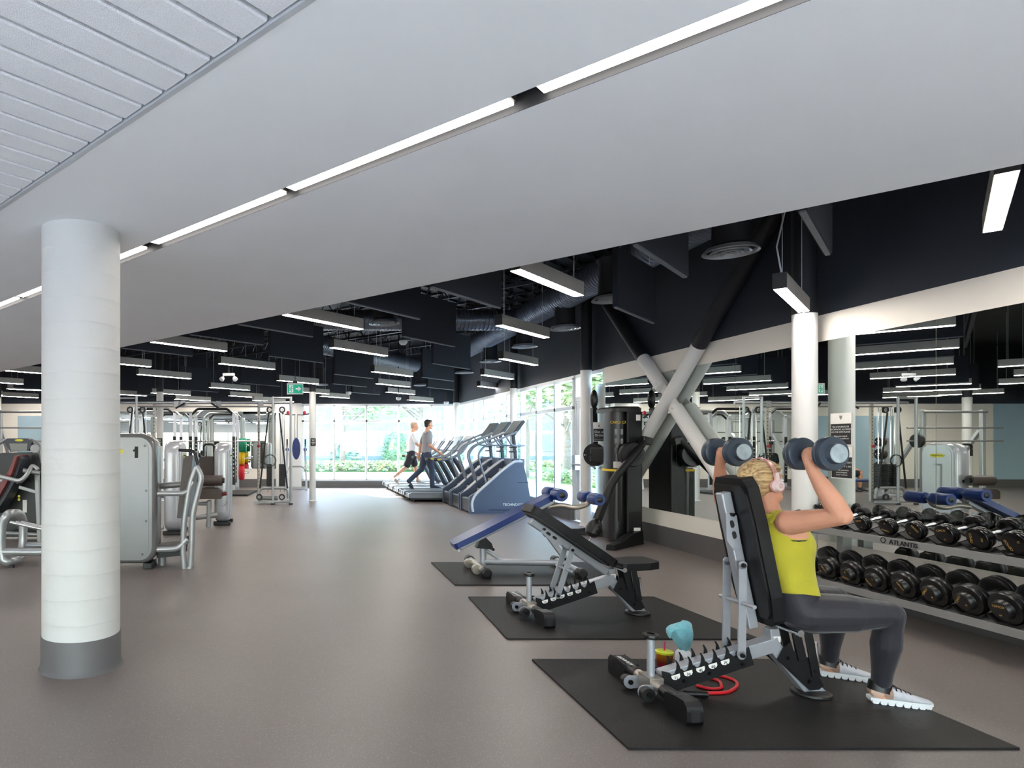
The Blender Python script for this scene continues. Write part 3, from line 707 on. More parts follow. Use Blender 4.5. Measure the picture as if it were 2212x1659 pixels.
# ================================================================== DUMBBELL RACK
rk = thing('dumbbell_rack', 'two-tier steel dumbbell rack standing along the mirror wall', 'rack', (0, 0, 0))
RY0, RY1 = 3.0, 5.98
tilt = radians(17); ct, st = cos(tilt), sin(tilt)
US = (4.52, .655); LS = (4.38, .245)                    # front lip of upper and lower shelf (x, z)
for nm, (x, z) in (('upper_shelf', US), ('lower_shelf', LS)):
    m = MB(); m.prism([(x, RY0, z), (x+.30*ct, RY0, z+.30*st), (x+.30*ct, RY0, z+.30*st-.012), (x+.012, RY0, z-.012), (x+.012, RY0, z-.055), (x, RY0, z-.055)], (0, RY1-RY0, 0))
    m.build(nm, mat('rack_grey', (150, 149, 148), .4, .4, var=(9, .04)), rk, .002)
for y in (RY0+.35, RY1-.35):
    MB().prism([(4.40, y, .02), (4.86, y, .02), (4.86, y, .78), (4.80, y, .78), (4.76, y, .2), (4.40, y, .1)], (0, .06, 0)).build('upright', silver_dk, rk, .006)
    MB().prism([(4.50, y+.01, .585), (4.78, y+.01, .66), (4.78, y+.01, .56)], (0, .04, 0)).build('shelf_bracket', silver_dk, rk)
ms = Matrix.Rotation(-pi/2, 4, 'Z') @ Matrix.Rotation(pi/2, 4, 'X')
at_m = mat('atlantis_letter', (30, 30, 30), .5)
text('ATLANTIS', .05, black_ink, rk, M=Matrix.Translation((US[0]-.003, 4.79, US[1]-.031)) @ ms, ext=.002)
MB().lathe([(.016, 0), (.022, 0), (.022, .002), (.016, .002)], (US[0]-.001, 4.955, US[1]-.026), (-1, 0, 0), 18).build('logo_ring', black_ink, rk)
db_m = mat('urethane_black', (11, 11, 12), .22, var=(20, .15), bump=(60, .03))
db_g = mat('urethane_matte', (13, 13, 14), .34, var=(20, .15), bump=(80, .05))
def saddle(rkp, x, y, z):
    for off in (.04, .245):
        c = V(x+off*ct, y, z+off*st+.002)
        a = V(ct, 0, st); n_ = V(-st, 0, ct)
        pts = [(-.10, .034), (-.104, .046), (-.05, .012), (.05, .012), (.104, .046), (.10, .034), (.055, -.004), (-.055, -.004)]
        MB().prism([c-a*.036+V(0, p, 0)+n_*q for p, q in pts], a*.076).build('saddle', black_plastic, rkp)
def dumbbell(name, label, group, c, ax, r, th, hl, kind, rot, num, m=None, cemco=True):
    """c centre, ax axis (outer face first at -ax)"""
    t = thing(name, label, 'dumbbell', c, 0, group); ax = Vector(ax).normalized()
    t.rotation_mode = 'QUATERNION'; t.rotation_quaternion = V(1, 0, 0).rotation_difference(ax)
    MB().lathe([(.013, -hl/2-.01), (.0135, -hl*.4), (.0165, 0), (.0135, hl*.4), (.013, hl/2+.01)], (0, 0, 0), (1, 0, 0), 16).build('handle', chrome, t)
    for s in (-1, 1):
        if kind == 'round': prof = [(.02, 0), (r*.8, .0), (r*.97, .006), (r, .016), (r, th*.42), (r*.975, th*.46), (r*.975, th*.5), (r, th*.54), (r, th*.84), (r*.95, th*.95), (r*.8, th), (r*.3, th+.001), (.001, th+.001)]
        else: prof = [(.02, 0), (r*.85, 0), (r*.98, .006), (r, .014), (r, th*.28), (r*.975, th*.31), (r*.975, th*.34), (r, th*.37), (r, th*.58), (r*.96, th*.66), (r*.7, th*.68), (r*.62, th*.69), (r*.60, th*.72), (r*.58, th*.9), (r*.5, th), (r*.2, th+.002), (.001, th+.002)]
        hd = MB().lathe(prof, (s*hl/2, 0, 0), (s, 0, 0), 36).build('head', (m or (db_m if kind == 'round' else db_g)), t)
        if s < 0 and cemco:
            e = r*(.58 if kind == 'round' else .34); sz = r*(.30 if kind == 'round' else .21)
            x = -hl/2-th-.0025
            Mr = Matrix.Rotation(-pi/2, 4, 'Z') @ Matrix.Rotation(pi/2, 4, 'X')
            for body, dy, sc in (('CEMCO', e*.75, sz), (num, -e*.85, sz*.8)):
                text(body, sc*.95, gold_ink, hd, M=Matrix.Translation((x, 0, 0)) @ Mr @ Matrix.Rotation(rot, 4, 'Z') @ Matrix.Translation((0, dy, 0)), ext=.0006)
    return t
ORD = ['first', 'second', 'third', 'fourth', 'fifth', 'sixth', 'seventh', 'eighth', 'ninth', 'tenth', 'eleventh']
a = V(ct, 0, st); n_ = V(-st, 0, ct)
NUM = ['5', '5', '7.5', '8', '10', '10', '12', '12.5', '15', '15', '20']
for i in range(11):
    y = 5.83-i*.2235-.02*0; r = .046+.0038*i
    if y < RY0+.05: break
    saddle(rk, US[0], y, US[1])
    c = V(US[0], y, US[1])+a*.15+n_*(r+.012)
    dumbbell('dumbbell', f'small black dumbbell with chrome handle, {ORD[i]} from the white column on the upper rack shelf', 'dumbbells on the upper rack shelf', c, a, r, .05+.002*i, .145, 'round', [0.3, 2.9, -2.2, .2, 2.9, -.9, .15, 1.5, 2, 0, 1][i], NUM[i])
NUM2 = ['25', '30', '35', '40', '45', '50', '55', '60', '65', '70']
for i in range(10):
    y = 5.53-i*.2235; r = .086+.0022*i
    if y < RY0+.05: break
    saddle(rk, LS[0], y, LS[1])
    c = V(LS[0], y, LS[1])+a*.145+n_*(r+.006)
    dumbbell('dumbbell', f'large round black dumbbell, {ORD[i]} from the woman on the lower rack shelf', 'dumbbells on the lower rack shelf', c, a, r, .105, .11, 'plate', [2.4, -1, 3.0, 2.2, -1, .9, 1.0, 0, 2, 1][i], NUM2[i])
# ================================================================== SMALL THINGS BY THE BENCH
def at_floor(u, v, z=.012):
    Y = (H-z)*F/(v-CV); return V((u-CU)/F*Y, Y, z)
p = at_floor(1435, 1462)
t = thing('tumbler', 'yellow and magenta tumbler with straw standing on the mat', 'cup', p)
def grad_mat():
    m = mat('tumbler_plastic', (140, 40, 60), .2, coat=.4, var=(5, .02)); nt = m.node_tree; b = nt.nodes['Principled BSDF']
    for l in list(nt.links):
        if l.to_socket == b.inputs['Base Color']: nt.links.remove(l)
    tc = nt.nodes.new('ShaderNodeTexCoord'); sx = nt.nodes.new('ShaderNodeSeparateXYZ'); nt.links.new(tc.outputs['Object'], sx.inputs[0])
    r = nt.nodes.new('ShaderNodeMapRange'); r.inputs[2].default_value = .145; nt.links.new(sx.outputs['Z'], r.inputs[0])
    cr = nt.nodes.new('ShaderNodeValToRGB'); e = cr.color_ramp.elements
    e[0].color = (*lin((120, 12, 84)), 1); e[1].color = (*lin((150, 96, 14)), 1); x = cr.color_ramp.elements.new(.4); x.color = (*lin((140, 16, 70)), 1); x = cr.color_ramp.elements.new(.62); x.color = (*lin((110, 36, 22)), 1)
    nt.links.new(r.outputs[0], cr.inputs[0]); nt.links.new(cr.outputs[0], b.inputs['Base Color']); return m
MB().lathe([(.001, 0), (.034, 0), (.037, .004), (.046, .14), (.045, .145)], n=32).build('cup_body', grad_mat(), t)
MB().lathe([(.047, .138), (.049, .14), (.049, .15), (.044, .153), (.001, .155)], n=32).build('lid', mat('lid_yellow', (190, 196, 34), .35), t)
MB().cyl((0, 0, .15), (.004, 0, .205), .004, n=10).build('straw', mat('straw_magenta', (178, 20, 88), .35), t)
p = at_floor(1476, 1448)
t = thing('plastic_bottle', 'white plastic bottle with printed text under the pale blue towel', 'bottle', p)
bw = mat('bottle_white', (226, 230, 234), .3, var=(8, .02))
MB().lathe([(.001, 0), (.04, 0), (.044, .006), (.044, .095), (.038, .115), (.018, .13), (.016, .185), (.001, .186)], n=28).build('bottle_body', bw, t)
for k in range(5): MB().box(-.028, -.0455, .03+k*.014, .008-.004*(k % 2), -.0435, .034+k*.014).build('print_line', silver_dk, t)
text('6', .05, black_ink, t, loc=(.032, -.0345, .095), rot=(pi/2, 0, radians(42)))
# towel draped over the bottle
tb = thing('towel', 'pale blue cloth towel draped over the white bottle', 'towel', p)
twm = mat('towel_blue', (120, 186, 198), .95, var=(60, .1), bump=(260, .6), sheen=.3)
NT = 40; rs = []
for z, cx, rx, ry in ((.112, .006, .021, .022), (.135, .004, .03, .03), (.165, 0, .043, .036), (.2, -.006, .058, .042), (.232, -.014, .07, .046), (.258, -.02, .074, .045), (.276, -.022, .066, .038), (.287, -.02, .045, .024), (.291, -.018, .015, .008)):
    k = 1.3*min(1, (.30-z)/.08)
    rs.append([V(cx+rx*cos(a)*(1+.10*k*sin(a*5+z*26)), ry*sin(a)*(1+.13*k*sin(a*5+z*26+.7)), z+.012*cos(a+.4)*(1 if z > .2 else .3)) for a in [2*pi*j/NT for j in range(NT)]])
MB().rings(rs).build('cloth', twm, tb, sub=1)
MB().rings([[V(x+.014*cos(q_)*w, yy+.03*w*sin(q_)*.9, z+.005*sin(q_)) for q_ in [2*pi*j/14 for j in range(14)]] for x, yy, z, w in ((-.035, -.02, .27, 1.1), (-.075, -.022, .268, 1.2), (-.098, -.022, .25, 1.1), (-.1, -.022, .225, .8), (-.094, -.02, .205, .4))]).build('folded_corner', twm, tb, sub=1)
# red resistance tube
t = thing('resistance_tube', 'red resistance tube with black handle lying on the mat under the bench', 'exercise band', at_floor(1540, 1500))
o0 = t.location
path = [at_floor(*q, .02)-o0 for q in ((1505, 1481), (1535, 1489), (1560, 1487), (1556, 1472), (1535, 1464), (1505, 1462), (1530, 1455), (1560, 1460), (1590, 1470), (1594, 1482), (1575, 1495), (1548, 1497), (1528, 1497))]
MB().tube(fillet(path, .08, 4), .0085, n=10).build('rubber_tube', mat('tube_red', (206, 26, 38), .35), t)
MB().cyl(at_floor(1528, 1500, .026)-o0, at_floor(1478, 1498, .026)-o0, .0145, n=16).build('handle', black_plastic, t)
# ================================================================== PEOPLE
skin_m = mat('skin', (214, 156, 128), .5, var=(10, .05), spec=.35)
skin_m.node_tree.nodes['Principled BSDF'].inputs['Subsurface Weight'].default_value = .08
skin_m.node_tree.nodes['Principled BSDF'].inputs['Subsurface Radius'].default_value = (.02, .01, .006)
def hair_mat(name, c0, c1):
    m = mat(name, c0, .5, spec=.3); nt = m.node_tree; b = nt.nodes['Principled BSDF']
    for l in list(nt.links):
        if l.to_socket == b.inputs['Base Color']: nt.links.remove(l)
    tc = nt.nodes.new('ShaderNodeTexCoord'); mp = nt.nodes.new('ShaderNodeMapping'); mp.inputs['Scale'].default_value = (4, 55, 45)
    mp.inputs['Rotation'].default_value = (0, radians(25), 0)
    n = nt.nodes.new('ShaderNodeTexNoise'); n.inputs['Scale'].default_value = 2; n.inputs['Detail'].default_value = 4
    nt.links.new(tc.outputs['Object'], mp.inputs[0]); nt.links.new(mp.outputs[0], n.inputs['Vector'])
    cr = nt.nodes.new('ShaderNodeValToRGB'); cr.color_ramp.elements[0].position = .38; cr.color_ramp.elements[1].position = .6
    cr.color_ramp.elements[0].color = (*lin(c0), 1); cr.color_ramp.elements[1].color = (*lin(c1), 1)
    nt.links.new(n.outputs['Fac'], cr.inputs[0]); nt.links.new(cr.outputs[0], b.inputs['Base Color'])
    q = nt.nodes.new('ShaderNodeBump'); q.inputs['Strength'].default_value = .6; q.inputs['Distance'].default_value = .006
    nt.links.new(n.outputs['Fac'], q.inputs['Height']); nt.links.new(q.outputs[0], b.inputs['Normal']); return m
def ell_ring(c, lat, fwd, hw, hf, hb, n=28, p=2.3):
    o = []
    for j in range(n):
        a = 2*pi*j/n; x = cos(a); y = sin(a)
        x = math.copysign(abs(x)**(2/p), x); y = math.copysign(abs(y)**(2/p), y)
        o.append(c+lat*(x*hw)+fwd*(y*(hf if y > 0 else hb)))
    return o
def limb(m, pts, rs, n=14, seg=4):
    """smooth tapered chain"""
    P = []; R = []
    for i in range(len(pts)-1):
        for j in range(seg):
            w = j/seg; P.append(Vector(pts[i]).lerp(Vector(pts[i+1]), w)); R.append(rs[i]*(1-w)+rs[i+1]*w)
    P.append(Vector(pts[-1])); R.append(rs[-1])
    m.tube(P, R, n)
    for p, r in zip(pts, rs): m.ell(p, (r, r, r), n=12, m=8)
def add_head(m, c, fw, up, s=1.0):
    f = Vector(fw).normalized(); l = Vector(up).cross(f).normalized(); u = f.cross(l)
    M = Matrix((f, l, u)).transposed()
    def E(x, y, z, a, b, d): m.ell(c+M @ V(x*s, y*s, z*s), (a*s, b*s, d*s), M)
    E(-.012, 0, .03, .096, .077, .085); E(.026, 0, -.03, .064, .06, .08); E(.066, 0, -.093, .024, .028, .02)
    E(.03, .038, -.07, .045, .02, .03); E(.03, -.038, -.07, .045, .02, .03)
    E(.074, 0, .03, .02, .05, .014); E(.058, .036, -.025, .03, .024, .03); E(.058, -.036, -.025, .03, .024, .03)
    E(.083, 0, -.063, .013, .024, .008); E(.08, 0, -.074, .013, .02, .009)
    m.tube([c+M @ (V(.084, 0, .022)*s), c+M @ (V(.1, 0, -.012)*s), c+M @ (V(.112, 0, -.036)*s)], [.007*s, .009*s, .014*s], 10)
    E(.106, 0, -.04, .013, .015, .009)
    for k in (-1, 1): E(-.005, k*.078, -.008, .02, .01, .03)
    return M
def fist(m, c, ax, back, up, s=1.0):
    """hand closed round a bar along ax through c; back: from the bar to the palm; up: the way the fingers go over"""
    ax = Vector(ax).normalized(); b = Vector(back).normalized(); u = Vector(up).normalized()
    M = Matrix((b, ax, u)).transposed()
    m.ell(c+b*(.034*s)-u*(.008*s), (.018*s, .043*s, .04*s), M)
    for k, (y, r, e) in enumerate(((.033, .0088, -40), (.0115, .0092, -58), (-.0105, .0088, -52), (-.0315, .0076, -30))):
        pts = []
        for a in range(165, e-1, -15):
            q = radians(a); pts.append(c+ax*(y*s)-b*((.0245*s)*cos(q)*-1 if False else -(.0245*s)*cos(pi-q))+u*((.0245*s)*sin(q)))
        pts = [c+ax*(y*s)+b*(.027*s*-cos(radians(a)))+u*(.027*s*sin(radians(a))) for a in range(165, e-1, -15)]
        m.tube(pts, [r*s]*(len(pts)-1)+[r*s*.7], 8); m.ell(pts[0], (r*s*1.15,)*3, n=8, m=6)
    th = [c+ax*(.036*s)+b*(.03*s)-u*(.03*s), c+ax*(.045*s)+b*(.008*s)-u*(.034*s), c+ax*(.036*s)-b*(.018*s)-u*(.03*s), c+ax*(.018*s)-b*(.03*s)-u*(.014*s)]
    m.tube(th, [.0125*s, .0115*s, .0095*s, .0075*s], 8)
def open_hand(m, w, d, palm, s=1.0):
    """relaxed hand from wrist w pointing along d; palm: normal of the palm side"""
    d = Vector(d).normalized(); p = Vector(palm).normalized(); l = d.cross(p).normalized(); p = l.cross(d)
    M = Matrix((d, l, p)).transposed()
    m.ell(w+d*(.045*s), (.052*s, .038*s, .016*s), M)
    for y, L, r in ((-.03, .06, .0075), (-.011, .075, .0082), (.01, .08, .0085), (.03, .07, .008)):
        a = w+d*(.082*s)+l*(y*s); pts = [a, a+d*(L*.4*s)+p*(.006*s), a+d*(L*.72*s)+p*(.022*s), a+d*(L*.86*s)+p*(.042*s)]
        m.tube(pts, [r*s, r*s, r*s*.9, r*s*.7], 8)
    a = w+d*(.03*s)+l*(.036*s); m.tube([a, a+d*(.03*s)+l*(.022*s)+p*(.012*s), a+d*(.058*s)+l*(.024*s)+p*(.026*s)], [.012*s, .01*s, .008*s], 8)
def shoe(parent, heel, yaw, pitch, mats, s=1.0, pods=True):
    """heel: local position of the heel bottom; returns the upper"""
    Mx = Matrix.Translation(heel) @ Matrix.Rotation(yaw, 4, 'Z') @ Matrix.Rotation(pitch, 4, 'Y')
    def T(x, y, z): return Mx @ (V(x, y, z)*s)
    up, heelm, colm, solem, lacem = mats
    st = [(.0, .026, .05, .075), (.012, .032, .03, .085), (.05, .036, .025, .092), (.09, .037, .025, .088), (.13, .04, .025, .078), (.17, .043, .025, .062), (.205, .044, .025, .05), (.235, .038, .026, .042), (.255, .022, .03, .036)]
    def ring(x, w, z0, z1, k=18):
        o = []
        for j in range(k):
            a = 2*pi*j/k; yy = w*cos(a); zz = (z0+z1)/2+(z1-z0)/2*sin(a); zz = max(zz, z0+.004)
            if sin(a) < 0: yy = math.copysign(abs(cos(a))**.5, cos(a))*w
            o.append(T(x, yy, zz))
        return o
    o = MB().rings([ring(*q) for q in st[2:]]).build('shoe', up, parent)
    MB().rings([ring(*q) for q in st[:4]]).build('heel_counter', heelm, o)
    MB().rings([[T(.047+.056*cos(a)*(1-.05*k), .043*sin(a)*(1-.05*k), .062+k*.015+.01*(-cos(a))) for a in [2*pi*j/16 for j in range(16)]] for k in range(4)]).build('collar', colm, o)
    sm = MB()
    sm.rings([[T(x, w*1.04*c_, z) for x, w, c_ in [(q[0]*1.02-.002, q[1], 1) for q in st]+[(q[0]*1.02-.002, q[1], -1) for q in st[::-1]]] for z in (.014, .03)], smooth=False)
    if pods:
        for q in range(8):
            x = .018+q*.031; w = [.03, .036, .037, .039, .042, .044, .042, .03][q]
            for k in (-1, 1): sm.cyl(T(x, k*w*.35, .011), T(x, k*w*1.06, .011), .0145*s, n=10)
    sm.build('sole', solem, o)
    for q in range(4):
        x = .105+q*.02; z = .088-q*.0085
        MB().tube([T(x, -.028, z-.012), T(x+.004, -.012, z+.002), T(x+.004, .012, z+.002), T(x, .028, z-.012)], .0028*s, 6).build('lace', lacem, o)
    MB().tube([T(.1, -.01, .095), T(.092, -.03, .105), T(.108, -.03, .092), T(.104, -.004, .096), T(.09, .025, .104)], .0025*s, 6).build('lace_bow', lacem, o)
    return o
# ------------------------------------------------------------------ woman pressing dumbbells
R0 = V(2.66, 3.475, .012)
wm = thing('person', 'woman in yellow top and dark leggings sitting on a bench pressing two dumbbells', 'person', R0)
def W(x, y, z): return V(x, y, z)-R0
lat = V(0, 1, 0); fwd = V(1, 0, 0)
yc = 3.475
spine = [  # x, z, half width, front depth, back depth
 (2.675, .43, .165, .12, .10), (2.665, .50, .168, .115, .105), (2.645, .57, .15, .11, .10), (2.625, .64, .132, .108, .095),
 (2.612, .71, .13, .108, .10), (2.604, .78, .138, .118, .108), (2.60, .84, .146, .14, .11), (2.594, .89, .15, .13, .11),
 (2.582, .94, .155, .088, .10), (2.566, .985, .135, .06, .085), (2.556, 1.015, .085, .05, .06)]
def torso(m, off, i0, i1, hwmul=None):
    rs = []
    for k, (x, z, hw, hf, hb) in enumerate(spine[i0:i1]):
        w = hw*(hwmul[k] if hwmul else 1)
        rs.append(ell_ring(W(x, yc, z), lat, fwd, w+off, hf+off, hb+off))
    m.rings(rs)
body = MB(); torso(body, 0, 0, 11)
hc = W(2.515, yc, 1.158); hf_ = V(cos(radians(14)), sin(radians(14)), .10)
limb(body, [W(2.556, yc, 1.0), W(2.545, yc, 1.05), W(2.528, yc, 1.10)], [.058, .05, .05])
HS = 1.07
hm_ = add_head(body, hc, hf_, V(-.08, 0, 1), HS)
hands = {}
for s, sh, el, wr, hd in ((-1, (2.535, 3.30, .968), (2.60, 3.065, 1.03), (2.545, 3.165, 1.232), (2.575, 3.195, 1.325)), (1, (2.535, 3.65, .968), (2.575, 3.89, 1.035), (2.50, 3.80, 1.235), (2.515, 3.76, 1.325))):
    sh, el, wr, hd = (W(*q) for q in (sh, el, wr, hd))
    limb(body, [W(2.57, yc+s*.1, .965), sh, sh.lerp(el, .5), el], [.06, .062, .051, .043])
    limb(body, [el, el.lerp(wr, .3), el.lerp(wr, .7), wr], [.043, .046, .037, .027])
    limb(body, [wr, hd+V(-.034, 0, -.02)], [.027, .026])
    fist(body, hd, V(0, -s, 0), V(-1, 0, 0), V(0, 0, 1), .95); hands[s] = hd
legs = {}
for s, hip, kn, an_, hl, yaw in ((-1, (2.70, 3.385, .485), (3.045, 3.30, .50), (3.077, 3.388, .10), (3.03, 3.405, 0), radians(-20)), (1, (2.70, 3.565, .485), (3.06, 3.66, .50), (3.13, 3.778, .10), (3.085, 3.80, 0), radians(-26))):
    hip, kn, an_ = (W(*q) for q in (hip, kn, an_)); legs[s] = (hip, kn, an_, V(*hl)+V(0, 0, .012)-R0, yaw)
    limb(body, [hip, hip.lerp(kn, .5), kn], [.09, .082, .052]); limb(body, [kn, kn.lerp(an_, .35), kn.lerp(an_, .8), an_], [.05, .055, .036, .032])
    limb(body, [an_, an_+V(0, 0, -.05)], [.033, .034])
body.build('body', skin_m, wm, remesh=.0048, smooth=3)
# leggings
lg = MB(); torso(lg, .006, 0, 4)
for s in (-1, 1):
    hip, kn, an_, _, _ = legs[s]
    limb(lg, [W(2.675, yc+s*.07, .485), hip, hip.lerp(kn, .5), hip.lerp(kn, .85), kn], [.108, .106, .097, .072, .063])
    limb(lg, [kn, kn.lerp(an_, .2), kn.lerp(an_, .42), kn.lerp(an_, .8), an_.lerp(kn, .06)], [.064, .06, .067, .046, .0435])
leg_m = mat('leggings', (31, 30, 40), .62, var=(30, .08), sheen=.2)
lg.build('leggings', leg_m, wm, remesh=.0065, smooth=4)
# tank top with an open hem and deep arm holes
def top_m():
    m = mat('top_yellow', (180, 172, 44), .85, var=(8, .06), sheen=.15, bump=(11, .9)); return m
tp = MB(); rs = []
N = 48
prof = [(2.640, .585, .158, .125, .102, 1), (2.636, .60, .157, .123, .104, 1), (2.628, .64, .15, .124, .106, 1), (2.616, .70, .146, .124, .11, 1), (2.606, .77, .151, .134, .118, 1), (2.602, .83, .157, .153, .121, 1), (2.597, .865, .1475, .152, .122, 1), (2.590, .905, .134, .138, .12, 1), (2.58, .94, .124, .108, .115, 1), (2.568, .975, .118, .082, .104, 1), (2.556, 1.005, .105, .07, .086, 1)]
for k, (x, z, hw, hf, hb, _) in enumerate(prof):
    ring = ell_ring(W(x, yc, z), lat, fwd, hw+.003, hf+.004, hb+.003, N, 2.25)
    for j in range(N):
        a = 2*pi*j/N; fl_ = (1-min(1, k/5))
        ring[j] = ring[j]+(lat*cos(a)+fwd*sin(a))*(fl_*.006*sin(a*7+1)+.0025*sin(a*5+k*1.3))
        if k == 0: ring[j] += V(0, 0, .012*sin(a*2+.8)-.02*max(0, cos(a-radians(310)))**20*-2.0)
    rs.append(ring)
tp.rings(rs, cap=False)
tpo = tp.build('tank_top', top_m(), wm, sub=1)
so = tpo.modifiers.new('thick', 'SOLIDIFY'); so.thickness = .004; so.offset = -1
tpo.modifiers.move(1, 0)
for s in (-1, 1):                                        # straps over the shoulders
    MB().rings([[W(*c)+V(0, s*0, 0)+V(a*.032, 0, 0)*0+Vector(d_)*(.032*cos(q))+Vector(n2)*(.006*sin(q)) for q in [2*pi*j/12 for j in range(12)]] for c, d_, n2 in (((2.625, yc+s*.085, .955), (0, 1, 0), (1, 0, .4)), ((2.605, yc+s*.092, .995), (0, 1, 0), (.7, 0, .7)), ((2.56, yc+s*.098, 1.022), (0, 1, s*-.3), (0, 0, 1)), ((2.505, yc+s*.098, 1.008), (0, 1, s*-.3), (-.7, 0, .7)), ((2.478, yc+s*.092, .96), (0, 1, 0), (-1, 0, .2)))]).build('strap', MATS['top_yellow'], wm, sub=1)
bra = mat('bra_black', (24, 24, 28), .7)
MB().rings([ell_ring(W(x, yc, z), lat, fwd, hw, hf, hb, 32) for x, z, hw, hf, hb in ((2.604, .80, .1415, .127, .111), (2.60, .84, .1495, .1445, .1135), (2.595, .875, .1525, .137, .1135))], cap=False).build('sports_bra', bra, wm)
shm = (mat('shoe_knit', (196, 198, 204), .8, var=(60, .06)), mat('shoe_peach', (206, 172, 152), .7), black_plastic, mat('sole_white', (232, 234, 236), .5), black_ink)
for s in (-1, 1): shoe(wm, legs[s][3], legs[s][4], 0, shm, 1.0)
# hair
hr = MB(); Mh = hm_ @ Matrix.Scale(HS, 3)
def HE(x, y, z, a, b, d): hr.ell(hc+Mh @ V(x, y, z), (a, b, d), Mh)
HE(-.028, 0, .042, .092, .083, .083); HE(-.058, 0, .0, .06, .072, .075); HE(.012, 0, .085, .06, .066, .036); HE(-.02, .05, .02, .065, .03, .06); HE(-.02, -.05, .02, .065, .03, .06); HE(-.098, 0, .045, .034, .036, .036); HE(.045, .03, .072, .03, .036, .026); HE(.045, -.03, .072, .03, .036, .026)
hr.build('hair', hair_mat('hair_blond', (146, 114, 76), (208, 178, 130)), wm, remesh=.006, smooth=3)
eyew = mat('eye_white', (236, 236, 236), .25); eyed = mat('eye_dark', (50, 38, 30), .3); lipm = mat('lip', (190, 110, 104), .45)
for k in (-1, 1):
    e = MB().ell(hc+Mh @ V(.082, k*.032, .008), (.010, .014, .008), Mh, 12, 8).build('eye', eyew, wm)
    MB().ell(hc+Mh @ V(.0905, k*.032, .008), (.003, .006, .006), Mh, 10, 6).build('iris', eyed, e)
    MB().tube([hc+Mh @ V(.09, k*.014, .03), hc+Mh @ V(.092, k*.032, .035), hc+Mh @ V(.082, k*.05, .03)], .003, 6).build('eyebrow', MATS['hair_blond'], wm)
MB().tube([hc+Mh @ V(.09, -.022, -.068), hc+Mh @ V(.0965, 0, -.066), hc+Mh @ V(.09, .022, -.068)], [.003, .006, .003], 8).build('lips', lipm, wm)
# headphones
pink = mat('rose_gold', (206, 150, 142), .35, .35, var=(9, .03)); pale = mat('pale_pink_plastic', (232, 208, 204), .3)
hp = thing('headphones', 'rose gold over-ear headphones worn by the woman', 'headphones', R0+hc)
arc = []
for a in range(-12, 193, 12):
    q = radians(a); arc.append(Mh @ V(-.018+.012*sin(q), .094*cos(q), .012+.118*sin(q)))
MB().rings([[p+(Mh @ V(1, 0, 0))*(.013*cos(b))+((p-Mh @ V(-.018, 0, .012)).normalized())*(.0045*sin(b)) for b in [2*pi*j/12 for j in range(12)]] for p in arc]).build('headband', pink, hp)
for k in (-1, 1):
    c = Mh @ V(-.012, k*.094, -.005); axx = Mh @ V(0, k, 0)
    e = MB().lathe([(.001, -.02), (.03, -.02), (.035, -.012), (.033, -.004), (.03, 0), (.03, .008), (.026, .014), (.001, .015)], c, axx, 24).build('ear_cup', pale, hp)
    MB().lathe([(.02, -.024), (.036, -.022), (.038, -.014), (.034, -.006)], c, axx, 24).build('ear_cushion', pink, e)
    MB().bar(c+axx*.005+Mh @ V(-.004, 0, .02), c+axx*.002+Mh @ V(-.004, 0, .065), .024, .006, up=axx).build('slider', pale, hp, .002)
    if k < 0: MB().lathe([(.008, .0152), (.0105, .0152), (.0105, .016), (.008, .016)], c, axx, 18).box(-.0001, 0, 0, .0001, .0001, .0001).build('logo_ring', pink, e)
# dumbbells in her hands
dbl = mat('dumbbell_slate', (50, 62, 76), .38, var=(12, .12)); cap_m = mat('dumbbell_face', (172, 186, 192), .4, .3, var=(24, .3))
for s, lb in ((-1, 'blue-grey dumbbell held up in the woman\'s near hand'), (1, 'blue-grey dumbbell held up in the woman\'s far hand')):
    ax = V(.10, -1, .02).normalized()
    t = dumbbell('dumbbell', lb, 'dumbbells in the hands of the woman', R0+hands[s], -ax, .083, .07, .115, 'plate', 0, '', dbl, False)
    for e in (-1, 1):
        MB().lathe([(.001, 0), (.046, 0), (.044, .004), (.001, .006)], (e*(.115/2+.07), 0, 0), (e, 0, 0), 28).build('face_plate', cap_m, t)
# ================================================================== BLACK CABLE TRAINER
t = thing('cable_trainer', 'black dual-arm cable trainer with floor feet against the mirror wall', 'exercise machine', (4.53, 9.05, 0))
def rr_ring(z, x0, x1, y0, y1, r, n=4):
    return [V((x0+x1)/2+a, (y0+y1)/2+b, z) for a, b in rrect(x1-x0, y1-y0, r, n)]
blk_sat = mat('black_satin', (30, 30, 33), .3, var=(5, .06))
MB().rings([rr_ring(z, -.02, .19, -.28, .28, .02) for z in (.05, 1.80)], smooth=False).build('tower_side', black_metal, t)
MB().rings([rr_ring(.05, -.21, .02, -.24, .12, .11, 6), rr_ring(1.0, -.21, .02, -.24, .12, .11, 6)]).build('lower_shroud', blk_sat, t)
MB().rings([rr_ring(1.02, -.19, .02, -.24, .12, .1, 6), rr_ring(1.80, -.19, .02, -.24, .12, .1, 6)]).build('upper_shroud', blk_sat, t)
MB().rings([rr_ring(1.80, -.2, .2, -.29, .29, .08, 6), rr_ring(1.85, -.2, .2, -.29, .29, .08, 6), rr_ring(1.875, -.17, .18, -.26, .26, .07, 6)]).build('top_cap', black_plastic, t)
MB().rings([rr_ring(z, -.213, .02, -.243, .123, .11, 6) for z in (.985, 1.015)]).build('yellow_band', yellow_ink, t)
MB().box(-.13, -.2435, .3, -.085, -.238, .9).build('stack_slot', black_ink, t)
text('CABLE CROSS', .052, yellow_ink, t, loc=(-.075, -.2425, 1.655), rot=(pi/2, 0, 0))
for k in range(6):
    x, z = -.15+.08*(k % 2), 1.53-.13*(k//2)
    MB().box(x-.02, -.2445, z-.04, x+.012, -.2395, z+.035).build('exercise_pictogram', silver_dk, t)
